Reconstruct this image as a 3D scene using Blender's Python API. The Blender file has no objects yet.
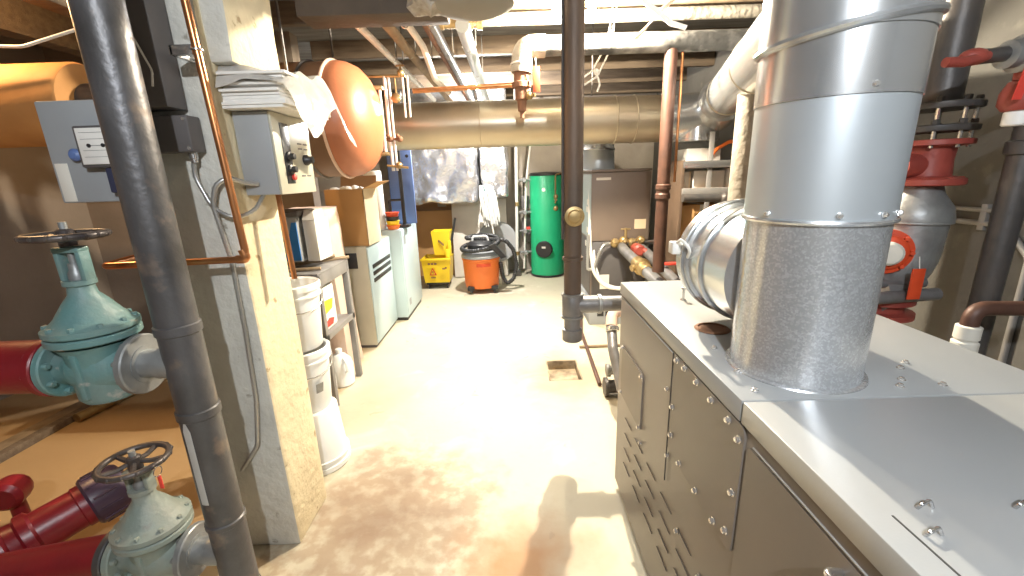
import bpy, bmesh, math, random
from mathutils import Vector as V, Matrix, Quaternion
random.seed(7)
PI = math.pi
scene = bpy.context.scene
col = scene.collection
H = 1.65
WO = {}

# ------------------------------------------------------------------ materials
def mat(name, c, rough=.6, metal=0., c2=None, scale=6., lo=.35, hi=.7, bump=0., bscale=30., detail=5., tr=0., emit=None, voronoi=False, stretch=None, fine=None, alpha=None):
    m = bpy.data.materials.new(name); m.use_nodes = True
    nt = m.node_tree; N = nt.nodes; L = nt.links
    b = N['Principled BSDF']
    b.inputs['Roughness'].default_value = rough; b.inputs['Metallic'].default_value = metal
    b.inputs['Base Color'].default_value = (*c, 1)
    tc = N.new('ShaderNodeTexCoord'); src = tc.outputs['Object']
    if stretch:
        mp = N.new('ShaderNodeMapping'); mp.inputs['Scale'].default_value = stretch
        L.new(src, mp.inputs['Vector']); src = mp.outputs['Vector']
    if c2 is not None:
        if voronoi:
            t = N.new('ShaderNodeTexVoronoi'); t.inputs['Scale'].default_value = scale; L.new(src, t.inputs['Vector'])
            sp = N.new('ShaderNodeSeparateColor'); L.new(t.outputs['Color'], sp.inputs[0]); fac = sp.outputs[0]
        else:
            t = N.new('ShaderNodeTexNoise'); t.inputs['Scale'].default_value = scale; t.inputs['Detail'].default_value = detail
            L.new(src, t.inputs['Vector']); fac = t.outputs['Fac']
        r = N.new('ShaderNodeValToRGB'); r.color_ramp.elements[0].position = lo; r.color_ramp.elements[1].position = hi
        r.color_ramp.elements[0].color = (*c, 1); r.color_ramp.elements[1].color = (*c2, 1)
        L.new(fac, r.inputs['Fac']); out = r.outputs['Color']
        if fine:
            t2 = N.new('ShaderNodeTexNoise'); t2.inputs['Scale'].default_value = fine[1]; t2.inputs['Detail'].default_value = 6
            L.new(src, t2.inputs['Vector'])
            r2 = N.new('ShaderNodeValToRGB'); r2.color_ramp.elements[0].position = fine[2]; r2.color_ramp.elements[1].position = fine[3]
            mx = N.new('ShaderNodeMix'); mx.data_type = 'RGBA'
            L.new(t2.outputs['Fac'], r2.inputs['Fac']); L.new(r2.outputs['Color'], mx.inputs['Factor'])
            L.new(out, mx.inputs['A']); mx.inputs['B'].default_value = (*fine[0], 1); out = mx.outputs['Result']
        L.new(out, b.inputs['Base Color'])
    if bump:
        n = N.new('ShaderNodeTexNoise'); n.inputs['Scale'].default_value = bscale; n.inputs['Detail'].default_value = 4
        L.new(src, n.inputs['Vector'])
        bp = N.new('ShaderNodeBump'); bp.inputs['Strength'].default_value = bump; bp.inputs['Distance'].default_value = .02
        L.new(n.outputs['Fac'], bp.inputs['Height']); L.new(bp.outputs['Normal'], b.inputs['Normal'])
    if tr: b.inputs['Transmission Weight'].default_value = tr
    if emit:
        b.inputs['Emission Color'].default_value = (*emit[0], 1); b.inputs['Emission Strength'].default_value = emit[1]
    if alpha is not None: b.inputs['Alpha'].default_value = alpha
    return m

M = dict(
 wall=mat('wall_concrete', (.12,.113,.1), .9, c2=(.09,.084,.074), scale=2.5, bump=.25, bscale=14, fine=((.14,.13,.11),9,.62,.75)),
 wallL=mat('wall_brown_plaster', (.27,.22,.18), .9, c2=(.20,.16,.125), scale=1.6, bump=.25, bscale=10),
 wallB=mat('wall_back_block', (.42,.37,.31), .9, c2=(.3,.26,.22), scale=2, bump=.2, bscale=16),
 column=mat('painted_concrete', (.57,.56,.51), .85, c2=(.47,.46,.42), scale=5, bump=.5, bscale=22, fine=((.3,.28,.24),18,.66,.72)),
 litcol=mat('lamplit_column_side', (.72,.62,.42), .85, c2=(.63,.53,.35), scale=4, bump=.5, bscale=22, fine=((.38,.28,.16),16,.66,.72)),  # column concrete with the warm lamp light put into its colour
 deck=mat('ceiling_deck', (.20,.195,.185), .85, c2=(.11,.105,.1), scale=2, bump=.2, stretch=(1,7,1)),
 joist=mat('old_timber', (.19,.14,.095), .8, c2=(.11,.08,.055), scale=3, bump=.3, bscale=20, stretch=(1,9,9)),
 beam=mat('brown_wrap', (.10,.075,.055), .75, c2=(.065,.048,.035), scale=4, bump=.2),
 iron=mat('dark_iron', (.07,.068,.07), .45, .3, c2=(.115,.1,.09), scale=7, bump=.12, bscale=40),
 rustpole=mat('weathered_black_steel', (.10,.075,.06), .55, .3, c2=(.17,.11,.075), scale=6, bump=.15, bscale=40, stretch=(1,1,.3)),
 greypipe=mat('grey_steel_pipe', (.25,.25,.26), .42, .45, c2=(.17,.165,.165), scale=9, bump=.1),
 riser=mat('old_grey_riser', (.125,.122,.128), .42, .45, c2=(.07,.066,.066), scale=6, bump=.12, bscale=40, fine=((.22,.17,.14),11,.58,.72)),
 rust=mat('rusty_iron', (.26,.13,.07), .7, .2, c2=(.16,.08,.05), scale=10, bump=.25, bscale=40),
 brownpipe=mat('brown_painted_pipe', (.115,.055,.038), .5, .2, c2=(.07,.036,.026), scale=8, bump=.1),
 teal=mat('teal_valve_paint', (.10,.22,.22), .5, c2=(.155,.215,.205), scale=9, bump=.15, bscale=45, fine=((.33,.33,.3),22,.62,.7)),
 sage=mat('sage_valve_paint', (.20,.25,.225), .55, c2=(.25,.255,.22), scale=9, bump=.15, bscale=45, fine=((.2,.2,.18),20,.64,.72)),
 flange=mat('grey_flange_metal', (.32,.33,.33), .45, .5, c2=(.22,.22,.22), scale=12, bump=.12),
 wheel=mat('black_handwheel', (.06,.05,.05), .4, .4, c2=(.12,.1,.09), scale=14),
 red=mat('red_pump_paint', (.23,.012,.018), .35, c2=(.17,.010,.016), scale=7, bump=.05),
 redR=mat('red_valve_paint', (.36,.07,.05), .45, c2=(.25,.045,.035), scale=9, bump=.1),
 orangetag=mat('orange_tag', (.7,.075,.02), .5, c2=(.6,.06,.015), scale=9),
 purple=mat('dark_motor_paint', (.06,.035,.06), .35, c2=(.035,.02,.035), scale=8),
 copper=mat('copper_tube', (.62,.27,.11), .28, .85, c2=(.42,.18,.08), scale=9),
 brass=mat('brass', (.44,.32,.15), .42, .75, c2=(.3,.21,.1), scale=12),
 galv=mat('spangled_galvanised', (.60,.62,.64), .24, .7, c2=(.80,.82,.85), scale=240, lo=.4, hi=1., voronoi=True, bump=.05, bscale=60),
 galvs=mat('smooth_galvanised', (.70,.72,.74), .24, .8, c2=(.58,.6,.62), scale=3),
 bluesteel=mat('matt_galvanised_sleeve', (.62,.67,.71), .36, .6, c2=(.56,.61,.65), scale=3),
 duct=mat('dull_duct_steel', (.52,.45,.34), .34, .7, c2=(.43,.37,.275), scale=2.5, bump=.03),
 taupe=mat('taupe_cabinet_paint', (.195,.168,.145), .42, c2=(.178,.152,.13), scale=3, bump=.02, bscale=200),
 lidgrey=mat('grey_lid_paint', (.36,.37,.375), .36, c2=(.335,.345,.35), scale=3, bump=.02, bscale=200),
 cab2=mat('bronze_cabinet_paint', (.20,.155,.125), .45, c2=(.175,.135,.108), scale=3),
 darkpanel=mat('dark_grey_panel', (.11,.10,.1), .5, c2=(.085,.08,.08), scale=3),
 palepanel=mat('pale_side_panel', (.40,.47,.49), .4, c2=(.36,.43,.45), scale=3),
 screw=mat('bright_screw', (.75,.73,.7), .25, .8),
 seam=mat('dark_seam', (.05,.048,.045), .8),
 white=mat('white_plastic', (.82,.82,.80), .4, c2=(.76,.76,.74), scale=4),
 cream=mat('cream_enamel', (.50,.475,.38), .4, c2=(.45,.425,.335), scale=3),
 bluewhite=mat('pale_blue_enamel', (.50,.62,.65), .35, c2=(.45,.57,.61), scale=2),
 panelgrey=mat('grey_control_paint', (.33,.345,.36), .45, c2=(.3,.315,.33), scale=4),
 paper=mat('white_paper', (.82,.80,.76), .8, c2=(.72,.7,.66), scale=12),
 film=mat('plastic_film', (.85,.83,.80), .25, c2=(.7,.68,.64), scale=9, bump=.6, bscale=12, alpha=.82),
 darkwood=mat('dark_stained_wood', (.11,.07,.045), .7, c2=(.075,.048,.03), scale=4),
 card=mat('cardboard', (.53,.30,.12), .85, c2=(.48,.27,.105), scale=3),
 palecard=mat('pale_cardboard', (.70,.58,.40), .85, c2=(.65,.53,.36), scale=3),
 browncard=mat('brown_board', (.33,.20,.11), .85, c2=(.28,.165,.09), scale=3),
 tank=mat('orange_tank_paint', (.50,.18,.085), .42, c2=(.43,.15,.07), scale=4, bump=.05),
 tankside=mat('brown_tank_shell', (.22,.125,.07), .55, c2=(.17,.095,.055), scale=4),
 strap=mat('pink_strap', (.66,.48,.38), .6),
 insul=mat('amber_pipe_lagging', (.55,.27,.085), .7, c2=(.42,.19,.055), scale=3, bump=.2, bscale=9),
 green=mat('green_tank_jacket', (.02,.42,.19), .4, c2=(.018,.37,.165), scale=3),
 black=mat('black_plastic', (.022,.022,.024), .4),
 hose=mat('black_hose', (.028,.028,.03), .4, c2=(.05,.05,.05), scale=30),
 vac=mat('orange_vacuum_plastic', (.86,.20,.035), .4, c2=(.8,.18,.03), scale=4),
 yellow=mat('yellow_plastic', (.92,.66,.02), .4, c2=(.85,.58,.02), scale=4),
 foil=mat('foil_wrap', (.66,.67,.70), .24, .85, c2=(.55,.56,.60), scale=3, bump=1., bscale=7),
 navy=mat('navy_latch', (.035,.04,.08), .5),
 blue=mat('blue_plastic', (.10,.16,.36), .45, c2=(.13,.2,.42), scale=3),
 brightblue=mat('bright_blue', (.03,.19,.55), .4),
 chrome=mat('polished_steel', (.6,.6,.6), .22, .9),
 steel=mat('grey_table_steel', (.26,.25,.24), .5, .2, c2=(.2,.19,.185), scale=6),
 wood=mat('weathered_stick', (.32,.24,.15), .8, c2=(.22,.16,.1), scale=10),
 tarp=mat('dusty_pink_sheet', (.62,.47,.38), .8, c2=(.52,.39,.31), scale=3, bump=.3, bscale=7),
 mop=mat('mop_cotton', (.72,.72,.69), .95, c2=(.58,.58,.55), scale=40, stretch=(1,1,.1)),
 marble=mat('scuffed_white_board', (.80,.76,.68), .6, c2=(.58,.54,.48), scale=1.8, detail=3),
 greywrap=mat('grey_canvas', (.27,.26,.24), .8, c2=(.24,.23,.21), scale=4),
 fuzz=mat('frayed_insulation', (.42,.38,.33), .95, c2=(.3,.27,.23), scale=30, bump=.8, bscale=40),
 lagging=mat('white_pipe_lagging', (.36,.32,.26), .85, c2=(.2,.175,.14), scale=5, bump=.5, bscale=25),
 sootpipe=mat('sooty_white_pipe', (.25,.24,.225), .7, c2=(.045,.043,.04), scale=5, lo=.36, hi=.56, bump=.25, bscale=25),
 flex=mat('flex_conduit', (.42,.42,.41), .35, .7),
 cable=mat('white_cable', (.72,.70,.66), .5),
 grime=mat('grimy_pit', (.46,.37,.25), .85, c2=(.14,.105,.07), scale=9),
 label=mat('off_white_label', (.70,.67,.60), .6),
 labelred=mat('red_label_print', (.7,.06,.04), .6),
 labelyel=mat('yellow_label_print', (.9,.78,.03), .6),
 bulb=mat('lamp_glass', (1,.95,.8), .3, emit=((1,.83,.5), 60)),
 socket=mat('porcelain', (.6,.57,.5), .4),
)
def conc_floor():
    m = bpy.data.materials.new('floor_concrete'); m.use_nodes = True
    nt = m.node_tree; N = nt.nodes; L = nt.links; b = N['Principled BSDF']; b.inputs['Roughness'].default_value = .6
    tc = N.new('ShaderNodeTexCoord')
    def noise(s, d=6, dist=0):
        n = N.new('ShaderNodeTexNoise'); n.inputs['Scale'].default_value = s; n.inputs['Detail'].default_value = d
        n.inputs['Distortion'].default_value = dist; L.new(tc.outputs['Object'], n.inputs['Vector']); return n.outputs['Fac']
    def ramp(f, a, c, ca=(0,0,0), cb=(1,1,1)):
        r = N.new('ShaderNodeValToRGB'); r.color_ramp.elements[0].position = a; r.color_ramp.elements[1].position = c
        r.color_ramp.elements[0].color = (*ca,1); r.color_ramp.elements[1].color = (*cb,1); L.new(f, r.inputs['Fac']); return r.outputs['Color']
    def mix(f, a, bcol):
        x = N.new('ShaderNodeMix'); x.data_type = 'RGBA'; L.new(f, x.inputs['Factor']); L.new(a, x.inputs['A']); x.inputs['B'].default_value = (*bcol,1); return x.outputs['Result']
    def blob(cx, cy, r, soft, nz):
        mp = N.new('ShaderNodeVectorMath'); mp.operation = 'DISTANCE'; mp.inputs[1].default_value = (cx,cy,0); L.new(tc.outputs['Object'], mp.inputs[0])
        a = N.new('ShaderNodeMath'); a.operation = 'MULTIPLY_ADD'; a.inputs[1].default_value = nz; L.new(noise(4,8,.15), a.inputs[0]); L.new(mp.outputs['Value'], a.inputs[2])
        return ramp(a.outputs[0], r, r+soft, (1,1,1), (0,0,0))
    c = ramp(noise(1.1), .35, .7, (.60,.545,.40), (.50,.45,.345))
    c = mix(ramp(noise(2.6,8,.8), .56, .72), c, (.68,.635,.51))
    def scaled(f, k):
        x = N.new('ShaderNodeMath'); x.operation = 'MULTIPLY'; x.inputs[1].default_value = k; L.new(f, x.inputs[0]); return x.outputs[0]
    def mul(f, g):
        x = N.new('ShaderNodeMath'); x.operation = 'MULTIPLY'; L.new(f, x.inputs[0]); L.new(g, x.inputs[1]); return x.outputs[0]
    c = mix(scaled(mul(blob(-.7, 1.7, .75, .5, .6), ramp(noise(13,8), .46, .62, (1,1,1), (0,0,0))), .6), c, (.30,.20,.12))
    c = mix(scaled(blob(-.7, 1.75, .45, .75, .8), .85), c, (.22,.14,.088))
    c = mix(scaled(blob(.0, 1.5, .32, .3, .5), .8), c, (.40,.175,.045))
    c = mix(scaled(blob(.42, 3.25, .5, .4, .6), .7), c, (.36,.25,.15))
    c = mix(scaled(blob(-1.1, 2.9, .3, .5, .6), .5), c, (.44,.30,.2))
    c = mix(scaled(ramp(noise(11,6), .60, .78), .28), c, (.42,.32,.22))
    c = mix(scaled(ramp(noise(3.2,9,2.2), .66, .70), .45), c, (.38,.28,.19))
    sx = N.new('ShaderNodeSeparateXYZ'); L.new(tc.outputs['Object'], sx.inputs[0])
    ma = N.new('ShaderNodeMath'); ma.operation = 'MULTIPLY_ADD'; ma.inputs[1].default_value = .25; L.new(noise(5,6), ma.inputs[0]); L.new(sx.outputs['X'], ma.inputs[2])
    mr = N.new('ShaderNodeMapRange'); mr.inputs['From Min'].default_value = -1.25; mr.inputs['From Max'].default_value = -1.45; L.new(ma.outputs[0], mr.inputs['Value'])
    c2 = N.new('ShaderNodeMix'); c2.data_type = 'RGBA'; L.new(noise(2.5,7), c2.inputs['Factor']); c2.inputs['A'].default_value = (.48,.31,.15,1); c2.inputs['B'].default_value = (.40,.26,.13,1)
    x = N.new('ShaderNodeMix'); x.data_type = 'RGBA'; L.new(mr.outputs['Result'], x.inputs['Factor']); L.new(c, x.inputs['A']); L.new(c2.outputs['Result'], x.inputs['B'])
    # warm lamp light over the left bay, painted into the floor as tan
    c = x.outputs['Result']
    L.new(c, b.inputs['Base Color'])
    bp = N.new('ShaderNodeBump'); bp.inputs['Strength'].default_value = .15; bp.inputs['Distance'].default_value = .01
    L.new(noise(25), bp.inputs['Height']); L.new(bp.outputs['Normal'], b.inputs['Normal'])
    return m
M['floor'] = conc_floor()

# ------------------------------------------------------------------ mesh helpers
def frame(d):
    d = V(d).normalized(); q = d.to_track_quat('Z', 'Y'); return q.to_matrix().to_4x4()
def fillet(pts, R, n=6):
    pts = [V(p) for p in pts]
    if R <= 0 or len(pts) < 3: return pts
    out = [pts[0]]
    for i in range(1, len(pts)-1):
        a, b, c = pts[i-1], pts[i], pts[i+1]
        u = (a-b); w = (c-b); lu, lw = u.length, w.length
        if lu < 1e-6 or lw < 1e-6: continue
        u /= lu; w /= lw
        ang = u.angle(w)
        if ang > PI-.02: out.append(b); continue
        t = min(R/math.tan(ang/2), lu*.48, lw*.48)
        p, q = b+u*t, b+w*t
        for k in range(n+1):
            s = k/n; out.append((p*(1-s)+b*s)*(1-s)+(b*(1-s)+q*s)*s)
    out.append(pts[-1]); return out
class MB:
    def __init__(s): s.bm = bmesh.new()
    def _add(s, g, mtx):
        bmesh.ops.transform(s.bm, matrix=mtx, verts=g)
    def box(s, x0, x1, y0, y1, z0, z1, bev=.004, rot=None):
        r = bmesh.ops.create_cube(s.bm, size=1)['verts']
        S = Matrix.Diagonal((abs(x1-x0), abs(y1-y0), abs(z1-z0), 1)); T = Matrix.Translation(((x0+x1)/2, (y0+y1)/2, (z0+z1)/2))
        s._add(r, T @ (rot.to_4x4() if rot else Matrix()) @ S)
        if bev > 0:
            bev = min(bev, .3*min(abs(x1-x0), abs(y1-y0), abs(z1-z0)))
            es = list({e for v in r for e in v.link_edges})
            bmesh.ops.bevel(s.bm, geom=es, offset=bev, segments=2, affect='EDGES', profile=.5)
        return s
    def lathe(s, o, d, prof, seg=28):
        m = Matrix.Translation(V(o)) @ frame(d); rings = []
        for r, h in prof:
            if r < 1e-5: rings.append([s.bm.verts.new(m @ V((0,0,h)))])
            else: rings.append([s.bm.verts.new(m @ V((r*math.cos(2*PI*k/seg), r*math.sin(2*PI*k/seg), h))) for k in range(seg)])
        for a, b in zip(rings, rings[1:]):
            for k in range(seg):
                k2 = (k+1) % seg
                if len(a) == 1 and len(b) == 1: break
                if len(a) == 1: s.bm.faces.new((a[0], b[k2], b[k])[::-1])
                elif len(b) == 1: s.bm.faces.new((a[k], a[k2], b[0]))
                else: s.bm.faces.new((a[k], a[k2], b[k2], b[k]))
        if len(rings[0]) > 1: s.bm.faces.new(rings[0][::-1])
        if len(rings[-1]) > 1: s.bm.faces.new(rings[-1])
        return s
    def cyl(s, p, q, r, r2=None, seg=20):
        p, q = V(p), V(q); r2 = r if r2 is None else r2
        return s.lathe(p, q-p, [(r,0),(r2,(q-p).length)], seg)
    def tube(s, pts, r, R=0., seg=12, closed=False):
        P = fillet(pts, R); n = len(P)
        rr = r if isinstance(r, (list, tuple)) else None
        up = None; rings = []
        for i in range(n):
            if closed: t = P[(i+1) % n]-P[i-1]
            else: t = (P[min(i+1, n-1)]-P[max(i-1, 0)])
            t.normalize()
            if up is None:
                up = V((0,0,1)) if abs(t.z) < .9 else V((1,0,0))
            up = (up - t*up.dot(t))
            if up.length < 1e-4: up = t.orthogonal()
            up.normalize(); sd = t.cross(up)
            ra = rr[min(int(i*len(rr)/n), len(rr)-1)] if rr else r
            rings.append([s.bm.verts.new(P[i]+(up*math.cos(2*PI*k/seg)+sd*math.sin(2*PI*k/seg))*ra) for k in range(seg)])
        pairs = list(zip(rings, rings[1:])) + ([(rings[-1], rings[0])] if closed else [])
        for a, b in pairs:
            for k in range(seg): s.bm.faces.new((a[k], a[(k+1)%seg], b[(k+1)%seg], b[k]))
        if not closed: s.bm.faces.new(rings[0][::-1]); s.bm.faces.new(rings[-1])
        return s
    def ring(s, o, d, R, r, n=32, seg=8):
        m = Matrix.Translation(V(o)) @ frame(d)
        return s.tube([m @ V((R*math.cos(2*PI*k/n), R*math.sin(2*PI*k/n), 0)) for k in range(n)], r, 0, seg, True)
    def ball(s, o, r, sc=(1,1,1), seg=16):
        v = bmesh.ops.create_uvsphere(s.bm, u_segments=seg, v_segments=max(8, seg//2), radius=r)['verts']
        s._add(v, Matrix.Translation(V(o)) @ Matrix.Diagonal((*sc, 1))); return s
    def hexb(s, o, d, r, h): return s.lathe(o, d, [(r,0),(r,h*.8),(r*.8,h)], 6)
    def bolts(s, o, d, R, n, r, h, ph=0):
        m = Matrix.Translation(V(o)) @ frame(d)
        for k in range(n):
            a = 2*PI*k/n+ph; s.hexb(m @ V((R*math.cos(a), R*math.sin(a), 0)), d, r, h)
        return s
    def grid(s, fn, nu, nv):
        g = [[s.bm.verts.new(V(fn(i/nu, j/nv))) for j in range(nv+1)] for i in range(nu+1)]
        for i in range(nu):
            for j in range(nv): s.bm.faces.new((g[i][j], g[i+1][j], g[i+1][j+1], g[i][j+1]))
        return s
    def prism(s, pts, d):
        d = V(d); a = [s.bm.verts.new(V(p)) for p in pts]; b = [s.bm.verts.new(V(p)+d) for p in pts]; n = len(a)
        s.bm.faces.new(a[::-1]); s.bm.faces.new(b)
        for k in range(n): s.bm.faces.new((a[k], a[(k+1)%n], b[(k+1)%n], b[k]))
        return s
    def noise(s, amp, sc=6):
        from mathutils import noise as nz
        for v in s.bm.verts: v.co += nz.noise_vector(v.co*sc)*amp
        return s
    def build(s, name, m, parent=None, loc=None, angle=38, kind=None):
        me = bpy.data.meshes.new(name); bmesh.ops.recalc_face_normals(s.bm, faces=s.bm.faces)
        xs = [v.co for v in s.bm.verts]
        if loc is None:
            if parent is not None: loc = WO[parent.name]
            else: loc = V(((min(v.x for v in xs)+max(v.x for v in xs))/2, (min(v.y for v in xs)+max(v.y for v in xs))/2, min(v.z for v in xs)))
        loc = V(loc)
        bmesh.ops.translate(s.bm, verts=s.bm.verts, vec=-loc); s.bm.to_mesh(me); s.bm.free()
        me.materials.append(M[m] if isinstance(m, str) else m)
        me.shade_smooth(); me.set_sharp_from_angle(angle=math.radians(angle))
        o = bpy.data.objects.new(name, me); col.objects.link(o); WO[o.name] = loc
        o.location = loc
        if parent is not None: o.parent = parent; o.location = loc-WO[parent.name]
        if kind: o['kind'] = kind
        return o
def tag(o, label, cat, group=None):
    o['label'] = label; o['category'] = cat
    if group: o['group'] = group
    return o
def thing(name, loc, label, cat, group=None):
    o = bpy.data.objects.new(name, None); o.empty_display_size = .1; col.objects.link(o); o.location = loc; WO[o.name] = V(loc)
    return tag(o, label, cat, group)
def lab(o, label): o['label'] = label; return o
def copy_tree(o, parent=None, delta=None):
    c = o.copy(); col.objects.link(c)
    if parent is not None: c.parent = parent
    for ch in list(o.children): copy_tree(ch, c)
    return c
def structure(mb, name, m): return mb.build(name, m, kind='structure', loc=(0,0,0))

# ------------------------------------------------------------------ setting
XL, XR, YB, YF, ZC = -4.2, 2.4, 7.4, -2., 2.95
hx0, hx1, hy0, hy1 = .27, .55, 3.17, 3.56
mb = MB()
for a in ((XL-.2,hx0,YF-.2,YB+.2),(hx1,XR+.2,YF-.2,YB+.2),(hx0,hx1,YF-.2,hy0),(hx0,hx1,hy1,YB+.2)): mb.box(a[0],a[1],a[2],a[3],-.25,0,0)
structure(mb, 'floor', 'floor')
t = thing('drain_pit', (.41,3.36,-.1), 'sunken square drain pit in the concrete floor near the grey tee pipe', 'drain')
MB().box(hx0,hx1,hy0,hy1,-.12,-.085,0).noise(.006,20).build('pit_bottom','grime',t)
mb = MB()
mb.box(hx0,hx0+.012,hy0,hy1,-.085,-.001,.002).box(hx1-.012,hx1,hy0,hy1,-.085,-.001,.002).box(hx0+.012,hx1-.012,hy1-.012,hy1,-.085,-.001,.002).box(hx0+.012,hx1-.012,hy0,hy0+.012,-.085,-.001,.002)
mb.build('pit_frame','grime',t)
structure(MB().box(XL-.2,XL,YF-.2,YB+.2,0,ZC,0), 'wall_left', 'wallL')
structure(MB().box(XR,XR+.2,YF-.2,YB+.2,0,ZC,0), 'wall_right', 'wall')
structure(MB().box(XL,XR,YB,YB+.2,0,ZC,0), 'wall_back', 'wallB')
structure(MB().box(XL,XR,YF-.2,YF,0,ZC,0), 'wall_front', 'wall')
structure(MB().box(XL-.2,XR+.2,YF-.2,YB+.2,ZC,ZC+.2,0), 'ceiling', 'deck')
structure(MB().box(-4.2,-1.95,4.3,4.45,0,ZC,0), 'wall_bay', 'wallL')
for i, y in enumerate((3.05,3.62,4.6,5.4,6.2,7.0)):
    structure(MB().box(-1.9,XR,y,y+.06,2.79,ZC,.004), 'trim_%d' % (i+1), 'joist')
for i, x in enumerate((-3.2,-2.5)):
    structure(MB().box(x-.07,x+.07,YF,4.3,2.62,ZC,.004), 'trim_%d' % (i+7), 'joist')
# column
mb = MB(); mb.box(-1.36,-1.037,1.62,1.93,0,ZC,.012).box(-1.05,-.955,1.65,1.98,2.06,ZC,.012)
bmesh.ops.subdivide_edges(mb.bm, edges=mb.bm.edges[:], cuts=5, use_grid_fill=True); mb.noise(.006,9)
cobj = mb.build('concrete_column','column'); cobj.data.materials.append(M['litcol'])
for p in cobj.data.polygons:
    if p.normal.x > .6: p.material_index = 1  # right faces take the lamplit colour
tag(cobj, 'rough painted concrete column beside the grey riser pipe', 'column')

# ------------------------------------------------------------------ left riser
RPX, RPY, RR = -1.055, 1.26, .058
t = thing('riser_pipe', (RPX,RPY,0), 'thick dark grey vertical riser pipe in the left foreground with two side branches', 'pipe')
MB().cyl((RPX,RPY,0),(RPX,RPY,ZC),RR,seg=32).build('pipe','riser',t)
for z in (1.22,.93): MB().lathe((RPX,RPY,z-.02),(0,0,1),[(RR,0),(RR+.005,.004),(RR+.005,.03),(RR,.034)],32).build('coupling','riser',t)
for z in (.50,.18): MB().lathe((RPX,RPY,z-.02),(0,0,1),[(RR,0),(RR+.005,.004),(RR+.005,.02),(RR,.024)],32).build('coupling','riser',t)
for z in (1.10,.355): MB().lathe((RPX,RPY,z),(-1,0,0),[(.05,.03),(.05,.08),(.046,.083),(.046,.125)],28).build('branch','flange',t)
mb = MB(); r_ = RR+.001
def arrow(u, v):
    a = math.radians(248+u*26); zz = .60+v*.28
    return (RPX+r_*math.cos(a), RPY+r_*math.sin(a), zz+ (.045*(1-abs(u*2-1)) if v > .9 else 0))
mb.grid(arrow,6,10)
bmesh.ops.solidify(mb.bm, geom=mb.bm.faces[:], thickness=.001)
lab(mb.build('arrow_sticker','paper',t), 'white pointed flow sticker')

# gate valves
def gate_valve(c, m, label, wr=.09, wo=-.02):
    cx, cy, cz = c
    t = thing('gate_valve', (cx,cy,cz-.10), label, 'valve')
    mb = MB().lathe((cx,cy,cz),(1,0,0),[(.06,-.12),(.06,-.085),(.07,-.065),(.082,-.035),(.085,0),(.082,.035),(.07,.065),(.06,.085),(.06,.12)],32)
    mb.lathe((cx,cy,cz),(0,0,1),[(.07,-.105),(.08,-.09),(.082,0),(.085,.06),(.10,.085)],32)
    mb.box(cx-.010,cx+.010,cy-.09,cy+.09,cz-.08,cz+.08,.004)
    mb.build('valve_body', m, t)
    for sx in (-1,1):
        mb = MB().lathe((cx+sx*.112,cy,cz),(sx,0,0),[(.05,0),(.092,.0),(.096,.004),(.096,.02),(.092,.024),(.06,.024),(.06,.027)],32)
        mb.bolts((cx+sx*.112,cy,cz),(-sx,0,0),.077,8,.010,.014,.39)
        mb.build('flange', m if sx < 0 else 'flange', t)
    mb = MB().lathe((cx,cy,cz+.09),(0,0,1),[(.08,0),(.112,.004),(.116,.008),(.116,.024),(.112,.028)],36).lathe((cx,cy,cz+.122),(0,0,1),[(.112,0),(.116,.004),(.116,.020),(.10,.028),(.08,.05),(.055,.09),(.036,.115),(.032,.14),(.04,.145),(.04,.16)],36)
    mb.bolts((cx,cy,cz+.142),(0,0,1),.102,10,.009,.014)
    mb.build('bonnet', m, t)
    mb = MB()
    for s in (-1,1):
        mb.box(cx+s*.032-.008,cx+s*.032+.008,cy-.018,cy+.018,cz+.278,cz+.39+wo,.005)
    mb.box(cx-.04,cx+.04,cy-.02,cy+.02,cz+.384+wo,cz+.402+wo,.006)
    mb.build('yoke', m, t)
    MB().cyl((cx,cy,cz+.28),(cx,cy,cz+.475+wo),.010,seg=14).lathe((cx,cy,cz+.282),(0,0,1),[(.022,0),(.022,.02),(.016,.03),(.016,.05)],12).build('stem','flange',t)
    w = MB().ring((cx,cy,cz+.435+wo),(0,0,1),wr,.0105,40,10)
    w.lathe((cx,cy,cz+.405+wo),(0,0,1),[(.021,0),(.021,.045),(.015,.05)],16)
    for k in range(5):
        a = 2*PI*k/5+.3; d = V((math.cos(a),math.sin(a),0)); o = V((cx,cy,cz+.432+wo))
        w.tube([o+d*.015, o+d*wr*.5+V((0,0,-.006)), o+d*wr], .0085, .02, 8)
    for k in range(16):
        a = 2*PI*k/16; w.ball((cx+wr*1.05*math.cos(a),cy+wr*1.05*math.sin(a),cz+.435+wo),.0085,seg=8)
    w.build('handwheel','wheel',t)
    return t
VXc = RPX-.125-.139
gate_valve((VXc,RPY,1.10), 'teal', 'upper teal gate valve flanged to the grey riser pipe')
gate_valve((VXc,RPY,.355), 'sage', 'lower sage grey gate valve near the floor on the riser pipe', .095, -.05)
t = thing('key_tag', (VXc+.09,RPY-.05,.66), 'small red key tag hanging on the lower valve handwheel', 'tag')
KX, KY = VXc+.105, RPY-.035
MB().ring((KX,KY,.722),(1,0,0),.017,.0016,16,6).build('wire_loop','chrome',t)
MB().box(KX-.006,KX+.006,KY-.002,KY+.002,.655,.705,.001).build('tag_plate','labelred',t)
# red pipe at upper valve
t = thing('red_pipe', (-2.4,RPY,1.015), 'thick red painted pipe running left from the teal gate valve', 'pipe')
MB().cyl((-4.19,RPY,1.10),(VXc-.165,RPY,1.10),.085,seg=32).build('pipe','red',t)
MB().lathe((VXc-.14,RPY,1.10),(-1,0,0),[(.092,0),(.096,.004),(.096,.024),(.08,.028)],32).bolts((VXc-.164,RPY,1.10),(-1,0,0),.08,8,.010,.014).build('flange','red',t)
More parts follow.
